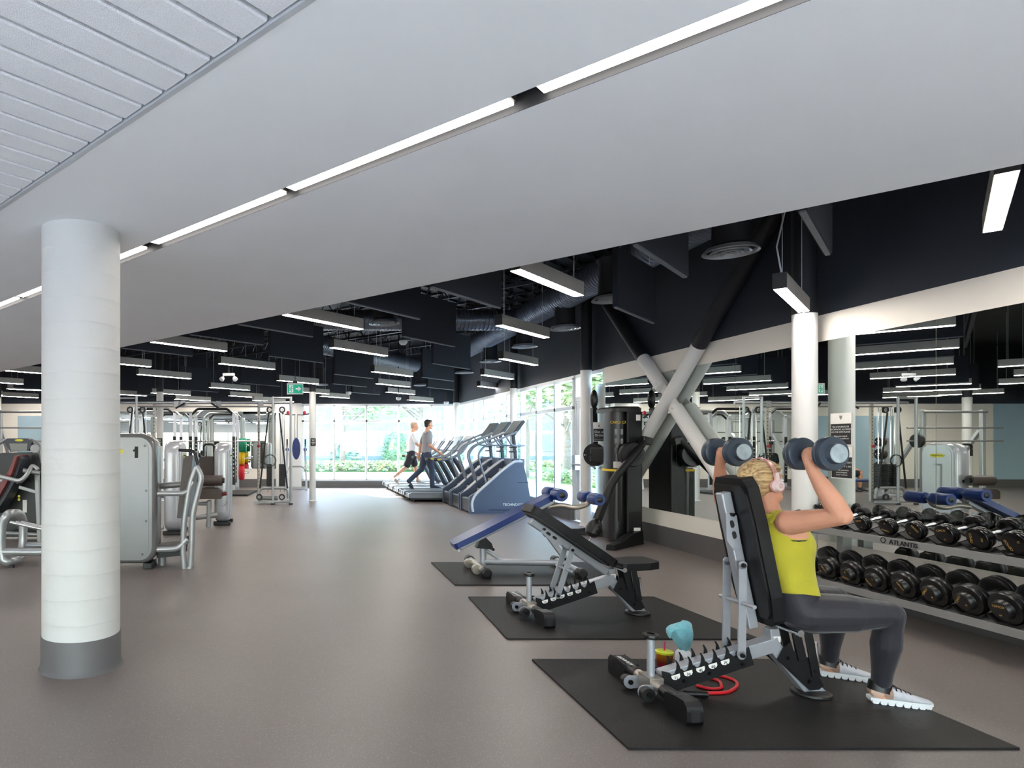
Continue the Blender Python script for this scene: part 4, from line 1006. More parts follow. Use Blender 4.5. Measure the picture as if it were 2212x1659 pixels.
MB().box(.07, -.2825, .16, .16, -.2805, .22).build('rating_label', paper, t)
MB().box(.1, -.2825, 1.68, .16, -.2805, 1.76).build('warning_label', paper, t)
MB().box(-.19, -.2425, 1.03, -.06, -.2405, 1.12).build('caution_label', paper, t)
for s, tip, rear in ((-1, V(-.51, -.82, 0), V(.16, -.25, 0)), (1, V(-.42, .75, 0), V(.16, .25, 0))):
    d = (tip-rear).normalized(); w = V(-d.y, d.x, 0)*.06
    m = MB(); prof = [(0, .18), (.35, .17), (.75, .09), (1, .07)]
    L = (tip-rear).length
    m.rings([[rear+d*(L*a)-w+V(0, 0, .0), rear+d*(L*a)+w+V(0, 0, .0), rear+d*(L*a)+w*.8+V(0, 0, h), rear+d*(L*a)-w*.8+V(0, 0, h)] for a, h in prof], smooth=False)
    m.build('floor_foot', black_metal, t, .01)
def arm(hub, el, tip, nm, s):
    a = MB().lathe([(.001, -.05), (.155, -.05), (.165, -.04), (.165, .03), (.155, .045), (.001, .045)], hub, (0, s, 0), 32).build(nm, black_metal, t)
    MB().lathe([(.10, .046), (.155, .046), (.155, .05), (.10, .05)], hub, (0, s, 0), 32).build('angle_plate', black_plastic, a)
    st_ = hub+(hub-el).normalized()*.28+V(0, s*.06, 0)
    MB().tube(fillet([st_, hub+V(0, s*.07, 0), el, el.lerp(tip, .55)], .2, 6), [.05]*3+[.05]*10+[.045]*2 if False else .05, 12).build('arm_tube', black_metal, a)
    MB().bar(el.lerp(tip, .4), tip, .085, .085).build('arm_sleeve', black_metal, a, .01)
    d = (tip-el).normalized()
    MB().lathe([(.035, -.02), (.05, .0), (.085, .06), (.1, .13), (.085, .2), (.04, .235), (.001, .24)], tip, d, 20).build('pulley_head', black_plastic, a)
    for q in range(3): MB().cyl(tip+d*(.05+.06*q)+V(0, -.1, .0), tip+d*(.05+.06*q)+V(0, .1, .0), .006, n=8).build('pulley_bolt', chrome, a)
    MB().tube([tip+d*.23, tip+d*.3], .006, 6).build('cable_clip', chrome, a)
    MB().bar(st_-V(.05, 0, 0), st_+V(.07, 0, -.03), .11, .1).build('counterweight', black_plastic, a, .01)
arm(V(-.02, -.4, 1.22), V(-.34, -.52, .87), V(-.58, -.6, .36), 'arm_hub', -1)
# far arm points straight up
a = MB().lathe([(.001, -.05), (.16, -.05), (.17, -.04), (.17, .03), (.16, .045), (.001, .045)], V(-.1, .5, 1.2), (-1, -.6, 0), 32).build('arm_hub', black_metal, t)
MB().bar(V(-.1, .5, 1.2), V(-.06, .62, 1.9), .085, .07, up=(1, 0, 0)).build('arm_tube', black_metal, a)
MB().ell(V(-.05, .63, 2.03), (.055, .06, .145)).build('pulley_head', black_plastic, a)
MB().cyl(V(-.32, .35, 1.2), V(-.18, .42, 1.2), .012).build('pull_pin', chrome, a)
MB().bar(V(.0, .2, 1.2), V(-.1, .5, 1.2), .2, .22).build('arm_yoke', black_metal, t, .02)
MB().box(-.1, -.29, 1.05, .06, -.3, 1.35).build('arm_yoke', black_metal, t)
tg = thing('paper_sign', 'out of order paper notice taped to the far arm of the black cable trainer', 'sign', pt(1294, 933, 9.32))
MB().box(-.085, 0, -.14, .085, .003, .14).build('sheet', paper, tg)
MB().box(-.083, -.001, -.132, .083, 0, .045).build('dark_panel', mat('sign_slate', (62, 64, 70), .6), tg)
text('Out of', .05, white_ink, tg, loc=(0, -.002, .0), name='lettering'); text('Order', .05, white_ink, tg, loc=(0, -.002, -.05), name='lettering')
text('Sorry for the inconvenience', .012, white_ink, tg, loc=(0, -.002, -.105))
MB().prism([(-.012, -.001, .1), (.012, -.001, .1), (.012, -.001, .085), (0, -.001, .068), (-.012, -.001, .085)], (0, .001, 0)).build('crest', silver_dk, tg)
# ================================================================== NOTICES ON THE MIRROR
def notice(yc_, zc_, lines, lb, w=.225, h=.29):
    s = thing('paper_sign', lb, 'sign', (XW-.01, yc_, zc_), -pi/2)
    MB().box(-w/2, -.002, -h/2, w/2, 0, h/2).build('sheet', paper, s)
    MB().box(-w/2+.005, -.003, -h/2+.008, w/2-.005, -.002, h*.17).build('dark_panel', mat('notice_black', (36, 34, 34), .6), s)
    for body, z, sz in lines: text(body, sz, white_ink, s, loc=(0, -.0035, z), ext=.0003)
    z = h*.36
    MB().prism([(-.014, -.003, z+.018), (.014, -.003, z+.018), (.014, -.003, z), (0, -.003, z-.02), (-.014, -.003, z)], (0, .001, 0)).build('crest', silver_dk, s)
notice(5.80, 1.50, [('NO GYM BAGS OR', .022, .021), ('BACKPACKS ALLOWED', -.002, .021), ('ON THE GYM FLOOR', -.026, .021), ('Please place bags &', -.062, .018), ('backpacks in lockers or', -.084, .018), ('cubbies', -.106, .018)], 'upper black and white notice about gym bags taped on the mirror')
notice(5.79, 1.20, [('NEW FITNESS', .024, .021), ('EQUIPMENT DELIVERY', .0, .021), ('MONDAY - MAY 5, 2025', -.034, .019), ('You may experience', -.068, .018), ('some disruption', -.089, .018), ('in your workout', -.11, .018)], 'lower black and white notice about equipment delivery taped on the mirror')
# ================================================================== TREADMILLS
tm_grey = mat('treadmill_grey', (126, 132, 142), .38, .3, var=(6, .05)); tm_dark = mat('treadmill_dark', (44, 48, 56), .4, var=(6, .06)); belt_m = mat('running_belt', (40, 41, 44), .75, var=(40, .1))
scr = mat('screen_dark', (28, 32, 40), .12)
def make_treadmill():
    t = thing('treadmill', 'x', 'treadmill', (0, 0, 0), 0, 'treadmills in a row before the side windows')
    MB().prism([(0, -.4, .09), (.06, -.4, .06), (1.9, -.4, .06), (1.95, -.4, .12), (1.95, -.4, .21), (.02, -.4, .19)], (0, .8, 0)).build('deck', tm_dark, t, .015)
    MB().box(.05, -.27, .19, 1.5, .27, .205).build('belt', belt_m, t)
    for s in (-1, 1): MB().prism([(-.02, s*.41, .1), (-.02, s*.41, .19), (.05, s*.41, .215), (1.9, s*.41, .225), (1.95, s*.41, .1)], (0, -s*.12, 0)).build('side_rail', tm_grey, t, .012)
    MB().rings([[V(1.45+.55*a, y_, z_) for y_, z_ in ((-.42, .06), (.42, .06), (.40, .2+h), (-.40, .2+h))] for a, h in ((0, .02), (.2, .12), (.7, .16), (1, .06))], smooth=False).build('motor_cover', tm_grey, t, .03, 3)
    for s in (-1, 1):
        MB().rings([[c+V(.07*cos(q), .04*sin(q), 0) for q in [2*pi*j/14 for j in range(14)]] for c in (V(1.5, s*.38, .2), V(1.32, s*.38, .55), V(1.15, s*.38, .85), V(1.02, s*.38, 1.02))]).build('upright', tm_dark, t)
        hn = MB().tube(fillet([V(.58, s*.38, .98), V(.95, s*.38, .99), V(1.25, s*.36, 1.16), V(1.42, s*.3, 1.42)], .2, 6), .033, 12).build('handrail', tm_grey, t)
        MB().lathe([(.001, -.01), (.03, -.005), (.037, .01), (.037, .08), (.033, .1)], (.57, s*.38, .98), (1, 0, 0), 14).build('rail_end', yellow_ink if False else tm_dark, hn)
        MB().box(.64, s*.38-.035, .968, .72, s*.38+.035, 1.0).build('rail_badge', yellow_ink, hn)
    MB().rings([[V(1.26+.24*a, y_, 1.16+.34*a+o_) for y_, o_ in ((-.36, 0), (.36, 0), (.36, .04), (-.36, .04))] for a in (0, 1)], smooth=False).build('console', tm_grey, t, .02, 3)
    MB().rings([[V(1.285+.19*a, y_, 1.2+.27*a+o_+.018) for y_, o_ in ((-.24, 0), (.24, 0), (.24, .008), (-.24, .008))] for a in (0, 1)], smooth=False).build('screen', scr, t)
    MB().bar((1.05, -.38, 1.0), (1.05, .38, 1.0), .07, .05).build('cross_handle', tm_grey, t, .015)
    for x in (.12, 1.8):
        for s in (-1, 1): MB().cyl((x, s*.33, 0), (x, s*.33, .1), .025, n=10).build('foot', black_plastic, t)
    return t
tm0 = make_treadmill()
for i, lb in enumerate(('nearest treadmill in the row, right behind the stair climbers', 'second treadmill from the front, under the man in the grey shirt', 'middle treadmill in the row before the side windows', 'fourth treadmill, under the man in the white shirt', 'farthest treadmill, closest to the back windows')):
    p = (2.62, 15.3+i*.93, 0)
    if i == 0: tm0.location = p; tm0['label'] = lb
    else: copy_tree(tm0, lb, p)
# ================================================================== STAIR CLIMBERS
sc_blue = mat('climber_blue_grey', (72, 84, 106), .42, .1, var=(3, .04)); sc_lt = mat('climber_light_grey', (196, 199, 204), .4, .2)
def make_climber():
    t = thing('stair_climber', 'x', 'stair climber', (0, 0, 0), 0, 'stair climbers in a row')
    out = [(0, .0), (1.22, 0), (1.27, .3), (1.22, .62), (1.12, 1.02), (.93, 1.04), (.70, .88), (.20, .46), (.0, .34)]
    for s in (-1, 1):
        sp = MB().prism([(x, s*.40, z) for x, z in out], (0, -s*.08, 0)).build('side_panel', sc_blue, t, .02, 3)
        edge = [(.07, .04), (.04, .2), (.10, .36), (.23, .48), (.72, .90), (.94, 1.05), (1.10, 1.04)]
        MB().tube(fillet([V(x, s*.40, z) for x, z in edge], .1, 4), .028, 8).build('edge_trim', sc_lt, sp)
        MB().box(1.0, s*.405-.002, .62, 1.24, s*.405+.002, .63).box(.4, s*.405-.002, .07, 1.1, s*.405+.002, .078).build('panel_seam', scr, sp)
        hr_ = [V(.38, s*.36, .55), V(.18, s*.36, 1.18), V(.30, s*.36, 1.34), V(.62, s*.36, 1.48), V(1.02, s*.34, 1.64)]
        MB().tube(fillet(hr_, .12, 5), .02, 10).build('handrail', tm_grey, t)
        MB().tube(fillet([V(.78, s*.34, 1.55), V(.9, s*.34, 1.36), V(1.2, s*.25, 1.36)], .08, 5), .018, 10).build('lower_handle', tm_grey, t)
    text('TECHNOGYM', .075, white_ink, t, loc=(.93, -.403, .18), name='lettering')
    MB().box(0.02, -.32, .02, .12, .32, .3).build('front_panel', black_plastic, t, .02)
    MB().box(.12, -.32, .02, 1.15, .32, .2).build('base', black_metal, t)
    for k in range(4):
        x = .12+k*.24; z = .30+k*.205
        MB().box(x, -.31, z-.03, x+.26, .31, z).build('step', black_plastic, t, .008)
        MB().prism([(x+.22, -.31, z), (x+.25, -.31, z), (x+.25, -.31, z+.175), (x+.235, -.31, z+.175)], (0, .62, 0)).build('step_riser', sc_lt, t)
    MB().rings([rr_ring(z, .93, 1.2, -.3, .3, .05) for z in (.95, 1.09)]).build('shelf', sc_blue, t)
    MB().bar((1.1, 0, 1.05), (1.04, 0, 1.62), .08, .06, up=(1, 0, 0)).build('console_post', tm_dark, t, .01)
    for q in range(2): MB().box(.93, -.2, 1.22+q*.09, 1.06, -.06, 1.25+q*.09).build('cup_holder', black_plastic, t)
    co = MB().prism([(.93, -.3, 1.58), (.97, -.3, 1.54), (1.2, -.3, 1.84), (1.16, -.3, 1.88)], (0, .6, 0)).build('console', tm_dark, t, .02, 3)
    MB().prism([(.943, -.27, 1.605), (.935, -.27, 1.61), (1.14, -.27, 1.872), (1.148, -.27, 1.867)], (0, .54, 0)).build('screen', mat('screen_grey', (120, 128, 130), .2), co)
    return t
cl0 = make_climber()
for i, (lb, p) in enumerate((('nearest blue-grey stair climber beside the side windows', (3.36, 12.85, 0)), ('middle blue-grey stair climber behind the nearest one', (3.36, 13.65, 0)), ('farthest blue-grey stair climber next to the treadmills', (3.36, 14.45, 0)))):
    cl0.scale = (.93, .92, .97)
    if i == 0: cl0.location = p; cl0['label'] = lb
    else: copy_tree(cl0, lb, p)
# ================================================================== TWO MEN WALKING ON TREADMILLS
def walker(label, root, sh_m, pant_m, hair_c, J, short, shoes, vox=.01):
    t = thing('person', label, 'person', root)
    lat = V(0, 1, 0); fw = V(1, 0, 0)
    lean = J['lean']
    sp = [(0, .92, .165, .11, .12), (.01, 1.0, .16, .105, .11), (.02, 1.1, .155, .105, .10), (.03, 1.22, .17, .115, .105), (.04, 1.33, .185, .115, .11), (.045, 1.42, .165, .085, .1), (.05, 1.47, .09, .06, .06)]
    def tors(m, off, i0, i1): m.rings([ell_ring(V(lean*(z-.92)+x*0, 0, z), lat, fw, hw+off, hf+off, hb+off, 22) for x, z, hw, hf, hb in sp[i0:i1]])
    b = MB(); tors(b, 0, 0, 7); hc = V(lean*.72+.015, 0, 1.63); limb(b, [V(lean*.5, 0, 1.44), V(lean*.6, 0, 1.54), hc+V(-.01, 0, -.04)], [.065, .056, .055])
    M = add_head(b, hc, V(1, J.get('yaw', 0), J.get('pitch', 0)), V(0, 0, 1), 1.05)
    for s in (-1, 1):
        sh = V(lean*.48, s*.185, 1.40); el, wr = (V(*q) for q in J['arm'][s]); limb(b, [V(lean*.48, s*.1, 1.4), sh, sh.lerp(el, .5), el], [.06, .06, .048, .042], 12); limb(b, [el, el.lerp(wr, .35), wr], [.042, .042, .027], 12)
        open_hand(b, wr, wr-el, V(0, -s, 0), 1.0)
        hip = V(0, s*.09, .9); kn, an_ = (V(*q) for q in J['leg'][s])
        limb(b, [hip, hip.lerp(kn, .5), kn], [.085, .08, .055], 12); limb(b, [kn, kn.lerp(an_, .3), an_], [.052, .056, .036], 12)
    b.build('body', skin_m, t, remesh=vox, smooth=2)
    m = MB(); tors(m, .014, 0, 6)
    for s in (-1, 1):
        sh = V(lean*.48, s*.185, 1.40); el = V(*J['arm'][s][0]); limb(m, [V(lean*.48, s*.1, 1.4), sh, sh.lerp(el, .72)], [.075, .078, .066], 12)
    m.build('t_shirt', sh_m, t, remesh=vox, smooth=2)
    m = MB(); tors(m, .008, 0, 2)
    for s in (-1, 1):
        hip = V(0, s*.09, .9); kn, an_ = (V(*q) for q in J['leg'][s])
        if short: limb(m, [hip, hip.lerp(kn, .5), hip.lerp(kn, .85)], [.105, .102, .1], 12)
        else: limb(m, [hip, hip.lerp(kn, .5), kn], [.1, .093, .072], 12); limb(m, [kn, kn.lerp(an_, .5), an_], [.072, .066, .06], 12)
    m.build('shorts' if short else 'trousers', pant_m, t, remesh=vox, smooth=2)
    h = MB(); Mx = M
    for x, z, a, b_, d in ((-.03, .045, .088, .083, .078), (.01, .085, .062, .066, .034), (-.06, .0, .05, .068, .07)): h.ell(hc+Mx @ (V(x, 0, z)*1.05), (a*1.05, b_*1.05, d*1.05), Mx)
    h.build('hair', mat('hair_'+label[:12].replace(' ', '_'), hair_c, .6), t, remesh=.009, smooth=2)
    for s in (-1, 1):
        an_ = V(*J['leg'][s][1]); pitch = J['foot'][s]
        shoe(t, an_+V(-.06*cos(pitch), 0, -.085+.06*sin(pitch)*-1), 0, pitch, shoes, 1.08, False)
    return t
dk = mat('shoe_dark', (50, 54, 66), .6); lt = mat('shoe_tan', (178, 156, 140), .6)
walker('dark haired man in grey shirt and dark jeans walking on a treadmill', (2.62+.66, 16.23, .205), mat('shirt_grey', (150, 151, 156), .9), mat('jeans_dark', (58, 68, 88), .85), (42, 34, 30),
  {'lean': .06, 'yaw': .35, 'arm': {-1: ((.04, -.26, 1.10), (.26, -.27, .93)), 1: ((-.10, .25, 1.12), (-.13, .25, .85))}, 'leg': {-1: ((.12, -.1, .50), (.13, -.1, .10)), 1: ((-.10, .1, .50), (-.42, .1, .20))}, 'foot': {-1: 0, 1: radians(45)}}, False, (dk, dk, dk, mat('sole_dark', (80, 84, 92), .6), black_ink))
walker('grey haired man in white shirt and black shorts walking on a treadmill', (2.62+.60, 18.09, .205), mat('shirt_white', (222, 224, 228), .9), mat('shorts_black', (40, 42, 50), .85), (176, 150, 130),
  {'lean': .12, 'yaw': -.25, 'pitch': -.05, 'arm': {-1: ((.12, -.27, 1.13), (.36, -.26, .98)), 1: ((-.05, .26, 1.1), (.15, .26, .92))}, 'leg': {-1: ((-.14, -.1, .50), (-.48, -.1, .22)), 1: ((.14, .1, .52), (.22, .1, .10))}, 'foot': {-1: radians(40), 1: 0}}, True, (lt, lt, lt, mat('sole_white', (232, 234, 236), .5), black_ink))
# ================================================================== SELECTORISED MACHINES ON THE LEFT
shell_m = mat('silver_shell', (126, 126, 126), .26, .35, var=(3, .04)); shell_lt = mat('pale_shell', (190, 192, 198), .24, .3, var=(3, .03))
pad_back = mat('pad_back_grey', (130, 142, 154), .5)
def slab(w, h, th, r, z0, inset=.045, seg=8):
    """rounded slab standing in the XZ plane, thickness along +Y from 0"""
    rs = []
    for y, i in ((0, inset), (.012, inset*.5), (.04, .008), (.07, 0), (th-.07, 0), (th-.04, .008), (th-.012, inset*.5), (th, inset)):
        rs.append([V(a, y, z0+h/2+b) for a, b in rrect(w-2*i, h-2*i, r-i*.6, seg)])
    return MB().rings(rs)
def face_plate(w, h, r, z0, y, m, parent, seg=8):
    pts = [V(a, y, z0+h/2+b) for a, b in rrect(w, h, r, seg)]
    o = MB().prism(pts, (0, -.006 if y <= 0 else .006, 0)).build('face_plate', m, parent, .003)
    return o
badge_m = mat('badge_yellow', (214, 206, 40), .4)
# --- tower numbered 1 with a seat
t = thing('chest_press_machine', 'grey weight machine with tower numbered 1 and a padded seat, right of the thick column', 'exercise machine', (-1.9, 6.97, 0))
slab(.76, 1.42, .34, .17, .06).build('weight_tower', shell_m, t)
fp = face_plate(.60, 1.27, .1, .135, -.0, shell_m, t)
text('1', .15, black_ink, fp, loc=(.17, -.0075, 1.27), bold=.011)
MB().bar(V(.172, -.008, 1.315), V(.135, -.008, 1.288), .003, .018).build('lettering', black_ink, fp)
MB().prism([V(-.04+.075*cos(a), -.008, 1.285+.03*sin(a)) for a in [2*pi*j/20 for j in range(20)]], (0, .003, 0)).build('logo_badge', badge_m, fp)
for x, z in ((.262, 1.345), (.275, .86), (.275, .53), (.235, .17)):
    MB().lathe([(.006, 0), (.012, 0), (.012, .003), (.006, .003)], (x, -.006, z), (0, -1, 0), 12).build('screw', bolt_m, fp)
MB().lathe([(.02, 0), (.02, .02), (.001, .022)], (.36, .08, .86), (1, 0, 0), 12).build('side_knob', black_plastic, t)
for x in (-.3, .28): MB().box(x-.05, .03, 0, x+.05, .3, .07).build('foot', black_plastic, t, .01)
r0 = V(-1.9, 6.97, 0)
def q(u, v, Y): return pt(u, v, Y)-r0
for Y in (7.06, 7.44):
    MB().tube(fillet([q(424, 1008, Y), q(436, 1030, Y), q(416, 1110, Y), q(414, 1180, Y), q(412, 1226, Y), q(404, 1234, Y)], .1, 5), .033, 12).build('back_frame', silver, t)
    MB().tube(fillet([q(424, 1008, Y), q(410, 1045, Y), q(397, 1130, Y), q(395, 1190, Y), q(398, 1230, Y)], .1, 5), .033, 12).build('back_frame', silver, t)
    MB().tube(fillet([q(334, 1066, Y), q(404, 1066, Y), q(418, 1040, Y)], .07, 5), .03, 12).build('press_arm', silver, t)
    MB().cyl(q(330, 1066, Y), q(337, 1066, Y), .034).build('arm_cap', black_plastic, t)
    MB().tube(fillet([q(336, 1187, Y), q(386, 1185, Y), q(404, 1165, Y)], .07, 5), .034, 12).build('foot_arm', silver, t)
    MB().cyl(q(330, 1187, Y), q(338, 1187, Y), .038).build('arm_cap', black_plastic, t)
    MB().tube(fillet([q(386, 972, Y), q(420, 974, Y), q(428, 1004, Y)], .05, 5), .018, 10).build('grip_handle', black_plastic, t)
    MB().cyl(q(398, 1232, Y)+V(0, 0, -.01), V(q(398, 1232, Y).x, Y-r0.y, 0), .03).build('foot', black_plastic, t)
yb = 7.10-r0.y
MB().prism([V(q(u, v, 7.1).x, yb, q(u, v, 7.1).z) for u, v in ((396, 992), (401, 985), (417, 983), (402, 1120), (382, 1119))], (0, .3, 0)).build('back_pad', brown_pad, t, .025, 3)
MB().prism([V(q(u, v, 7.1).x, yb-.005, q(u, v, 7.1).z) for u, v in ((417, 985), (422, 990), (408, 1116), (402, 1119))], (0, .31, 0)).build('pad_shell', pad_back, t, .008)
MB().prism([V(q(u, v, 7.1).x, yb-.02, q(u, v, 7.1).z) for u, v in ((338, 1178), (356, 1171), (398, 1166), (398, 1180), (338, 1190))], (0, .36, 0)).build('seat_pad', brown_pad, t, .02, 3)
MB().prism([V(q(u, v, 7.1).x, yb, q(u, v, 7.1).z) for u, v in ((338, 1192), (396, 1184), (394, 1200), (338, 1206))], (0, .3, 0)).build('seat_plate', black_metal, t)
MB().cyl(q(345, 1228, 7.25), q(400, 1228, 7.25), .035).cyl(q(350, 1195, 7.25), q(350, 1228, 7.25), .045).build('seat_base', silver_dk, t)
MB().cyl(q(345, 1050, 7.35), q(392, 1046, 7.35), .035).build('lever_tube', silver_dk, t)
# --- second machine, tower seen end-on
def end_tower(name, label, X, Y, dep, th, h, badge=True):
    t = thing(name, label, 'exercise machine', (X, Y, 0), pi/2)
    slab(dep, h-.05, th, .18, .05).build('weight_tower', shell_lt, t)
    for yy in (-.001, th+.001): face_plate(dep-.16, h-.22, .1, .13, yy, shell_lt, t)
    MB().cyl((-dep/2+.005, th/2, .74), (-dep/2-.004, th/2, .74), .025).build('end_plug', black_plastic, t)
    for x in (-dep/2+.1, dep/2-.1): MB().box(x-.06, -.02, 0, x+.06, th+.02, .06).build('foot', black_plastic, t, .01)
    for yy in (-.012, ): 
        MB().prism([V(.0+.13*cos(a), yy, h-.22+.035*sin(a)) for a in [2*pi*j/24 for j in range(24)]], (0, .003, 0)).build('logo_badge', badge_m, t)
        text('TECHNOGYM', .03, black_ink, t, loc=(0, yy-.001, h-.22))
        MB().box(-.08, yy, .35, -.05, yy+.003, h-.36).box(-.05, yy, h-.39, .06, yy+.003, h-.36).build('stack_slot', silver_dk, t)
    return t
t = end_tower('leg_curl_machine', 'pale grey weight tower seen end-on behind the machine numbered 1', -1.72, 9.85, .62, .25, 1.40)
MB().cyl((-.25, .5, .6), (-.25, .25, .6), .05).cyl((-.3, .7, .0), (-.3, .7, .6), .035).cyl((-.3, .7, .12), (.3, .7, .12), .03).cyl((-.3, .25, .12), (-.3, .7, .12), .03).build('frame', silver, t)
MB().box(-.25, .4, .45, .15, .8, .53).build('seat_pad', brown_pad, t, .02)
# --- third machine: leg extension
t = end_tower('leg_extension_machine', 'leg extension machine with brown padded rollers beside a pale weight tower', -1.12, 10.98, .62, .24, 1.38)
r0 = V(-1.12, 10.98, 0); Mi = Matrix.Rotation(-pi/2, 3, 'Z')
def q3(u, v, Y): return Mi @ (pt(u, v, Y)-r0)
Yf = 10.55
MB().prism([q3(u, v, Yf+.45) for u, v in ((432, 986), (474, 986), (475, 1050), (430, 1050))], Mi @ V(0, .07, 0)).build('back_pad', brown_pad, t, .025, 3)
MB().cyl(q3(432, 1038, Yf), q3(480, 1038, Yf), .085, n=20).build('thigh_roller', brown_pad, t, .02)
MB().cyl(q3(480, 1038, Yf), q3(485, 1038, Yf), .045).build('roller_cap', black_plastic, t)
MB().prism([q3(u, v, Yf-.1) for u, v in ((426, 1062), (434, 1056), (470, 1056), (478, 1062), (478, 1078), (426, 1078))], Mi @ V(0, .45, 0)).build('seat_pad', brown_pad, t, .03, 3)
MB().cyl(q3(478, 1068, Yf), q3(490, 1066, Yf), .03).build('adjust_knob', mat('knob_red', (110, 30, 36), .4), t)
MB().bar(q3(452, 1080, Yf), q3(450, 1160, Yf), .1, .07).build('front_post', silver, t, .02)
MB().cyl(q3(420, 1088, Yf), q3(455, 1088, Yf), .03).cyl(q3(420, 1118, Yf), q3(470, 1112, Yf), .045).cyl(q3(420, 1145, Yf), q3(450, 1145, Yf), .02).build('lower_frame', silver, t)
MB().tube(fillet([q3(478, 1096, Yf), q3(488, 1090, Yf), q3(490, 1082, Yf)], .03), .008, 8).build('lever', chrome, t)
MB().tube(fillet([q3(440, 985, Yf+.3), q3(440, 960, Yf+.3), q3(462, 960, Yf+.3), q3(464, 1000, Yf+.3)], .05), .02, 10).build('grip_handle', black_plastic, t)
# --- leg press on the far left
dark_red = mat('red_vinyl', (112, 40, 38), .4, var=(14, .1))
t = thing('leg_press_machine', 'black and silver leg press with dark red seat, left of the thick column', 'exercise machine', (-4.1, 9.0, 0)); r0 = V(-4.1, 9.0, 0)
Ya = 9.0
MB().prism([q(u, v, Ya) for u, v in ((-40, 985), (10, 978), (78, 976), (92, 990), (88, 1160), (-40, 1160))], (0, .35, 0)).build('shroud', black_plastic, t, .03)
MB().prism([q(u, v, Ya-.06) for u, v in ((8, 952), (16, 947), (58, 947), (70, 953), (62, 974), (22, 976))], (0, .1, 0)).build('console', tm_dark, t, .012)
MB().prism([q(u, v, Ya-.07) for u, v in ((20, 958), (60, 958), (58, 974), (24, 974))], (0, .01, 0)).build('console_panel', scr, t)
MB().prism([q(41+9*cos(a), 951+2.6*sin(a), Ya-.075) for a in [2*pi*j/20 for j in range(20)]], (0, .01, 0)).build('logo_badge', badge_m, t)
MB().tube(fillet([q(-20, 972, Ya), q(2, 955, Ya), q(12, 950, Ya)], .06), .028, 10).build('console_arm', silver_dk, t)
MB().tube(fillet([q(66, 951, Ya), q(86, 962, Ya), q(92, 1000, Ya)], .08), .03, 10).build('console_arm', silver_dk, t)
MB().cyl(q(75, 969, Ya-.06), q(75, 969, Ya+.02), .06).build('side_dial', silver_dk, t)
MB().prism([q(u, v, Ya-.1) for u, v in ((56, 983), (62, 982), (50, 1020), (28, 1060), (4, 1095), (-4, 1092), (20, 1050), (44, 1014))], (0, -.36, 0)).build('seat_pad', dark_red, t, .02, 3)
MB().prism([q(u, v, Ya-.08) for u, v in ((62, 984), (66, 990), (53, 1036), (30, 1076), (8, 1108), (2, 1102), (28, 1062), (50, 1022))], (0, -.3, 0)).build('seat_shell', tm_dark, t, .015)
for dv in (0, 9): MB().tube(fillet([q(-30, 1022+dv*1.6, Ya-.55+dv*.03), q(44, 1040+dv*.2, Ya-.55+dv*.03), q(60, 1024, Ya-.5), q(70, 1004, Ya-.4), q(82, 1015, Ya-.4)], .1, 5), .028, 10).build('hand_frame', silver, t)
MB().tube(fillet([q(50, 1016, Ya-.45), q(86, 1022, Ya-.4)], .1), .03).build('link_tube', silver_dk, t)
MB().bar(q(42, 1052, Ya-.3), q(84, 1064, Ya-.3), .04, .04).build('cross_tube', silver_dk, t)
MB().bar(q(80, 1025, Ya-.3), q(86, 1175, Ya-.3), .05, .06).build('post', silver_dk, t, .01)
MB().cyl(q(-10, 1150, Ya-.3), q(88, 1155, Ya-.3), .025).build('base_tube', silver_dk, t)
for v in (1072, 1079): MB().cyl(q(41, v, Ya-.02), q(41, v, Ya+.02), .018).build('warning_dot', badge_m, t)
MB().prism([q(u, v, Ya-.01) for u, v in ((49, 1080), (58, 1080), (58, 1107), (49, 1107))], (0, .008, 0)).build('rating_label', paper, t)
# --- rail frame in front of it
t = thing('sled_frame', 'thick silver oval tube frame with chrome sled rails at the left picture edge', 'exercise machine', (-3.25, 7.3, 0)); r0 = V(-3.25, 7.3, 0)
Yc = 7.1
lp = [q(6, 1216, Yc), q(2, 1180, Yc), q(4, 1130, Yc), q(16, 1110, Yc), q(40, 1108, Yc+.25), q(50, 1120, Yc+.35), q(50, 1170, Yc+.35), q(46, 1205, Yc+.3), q(34, 1222, Yc+.1), q(16, 1228, Yc-.0)]
lp[0].z = max(lp[0].z, .09); lp[-1].z = .06; lp[-2].z = .07
MB().tube(fillet(lp, .12, 4, True), .048, 14, closed=True).build('end_loop', silver, t)
MB().tube([q(5, 1192, Yc), q(140, 1192, Yc)], .045, 12).build('long_tube', silver, t)
MB().tube([q(50, 1178, Yc+.35), q(150, 1178, Yc+.35)], .04, 12).build('long_tube', silver, t)
for k in range(3): MB().tube([q(22+k*12, 1128, Yc+.08*k), q(150+k*12, 1156, Yc+.08*k)], .018, 10).build('chrome_rail', chrome, t)
MB().cyl((q(26, 1228, Yc).x, q(26, 1228, Yc).y, 0), (q(26, 1228, Yc).x, q(26, 1228, Yc).y, .03), .03).build('foot', black_plastic, t)
MB().cyl((q(140, 1192, Yc).x, q(140, 1192, Yc).y, 0), q(140, 1192, Yc), .04).build('rear_post', silver, t)
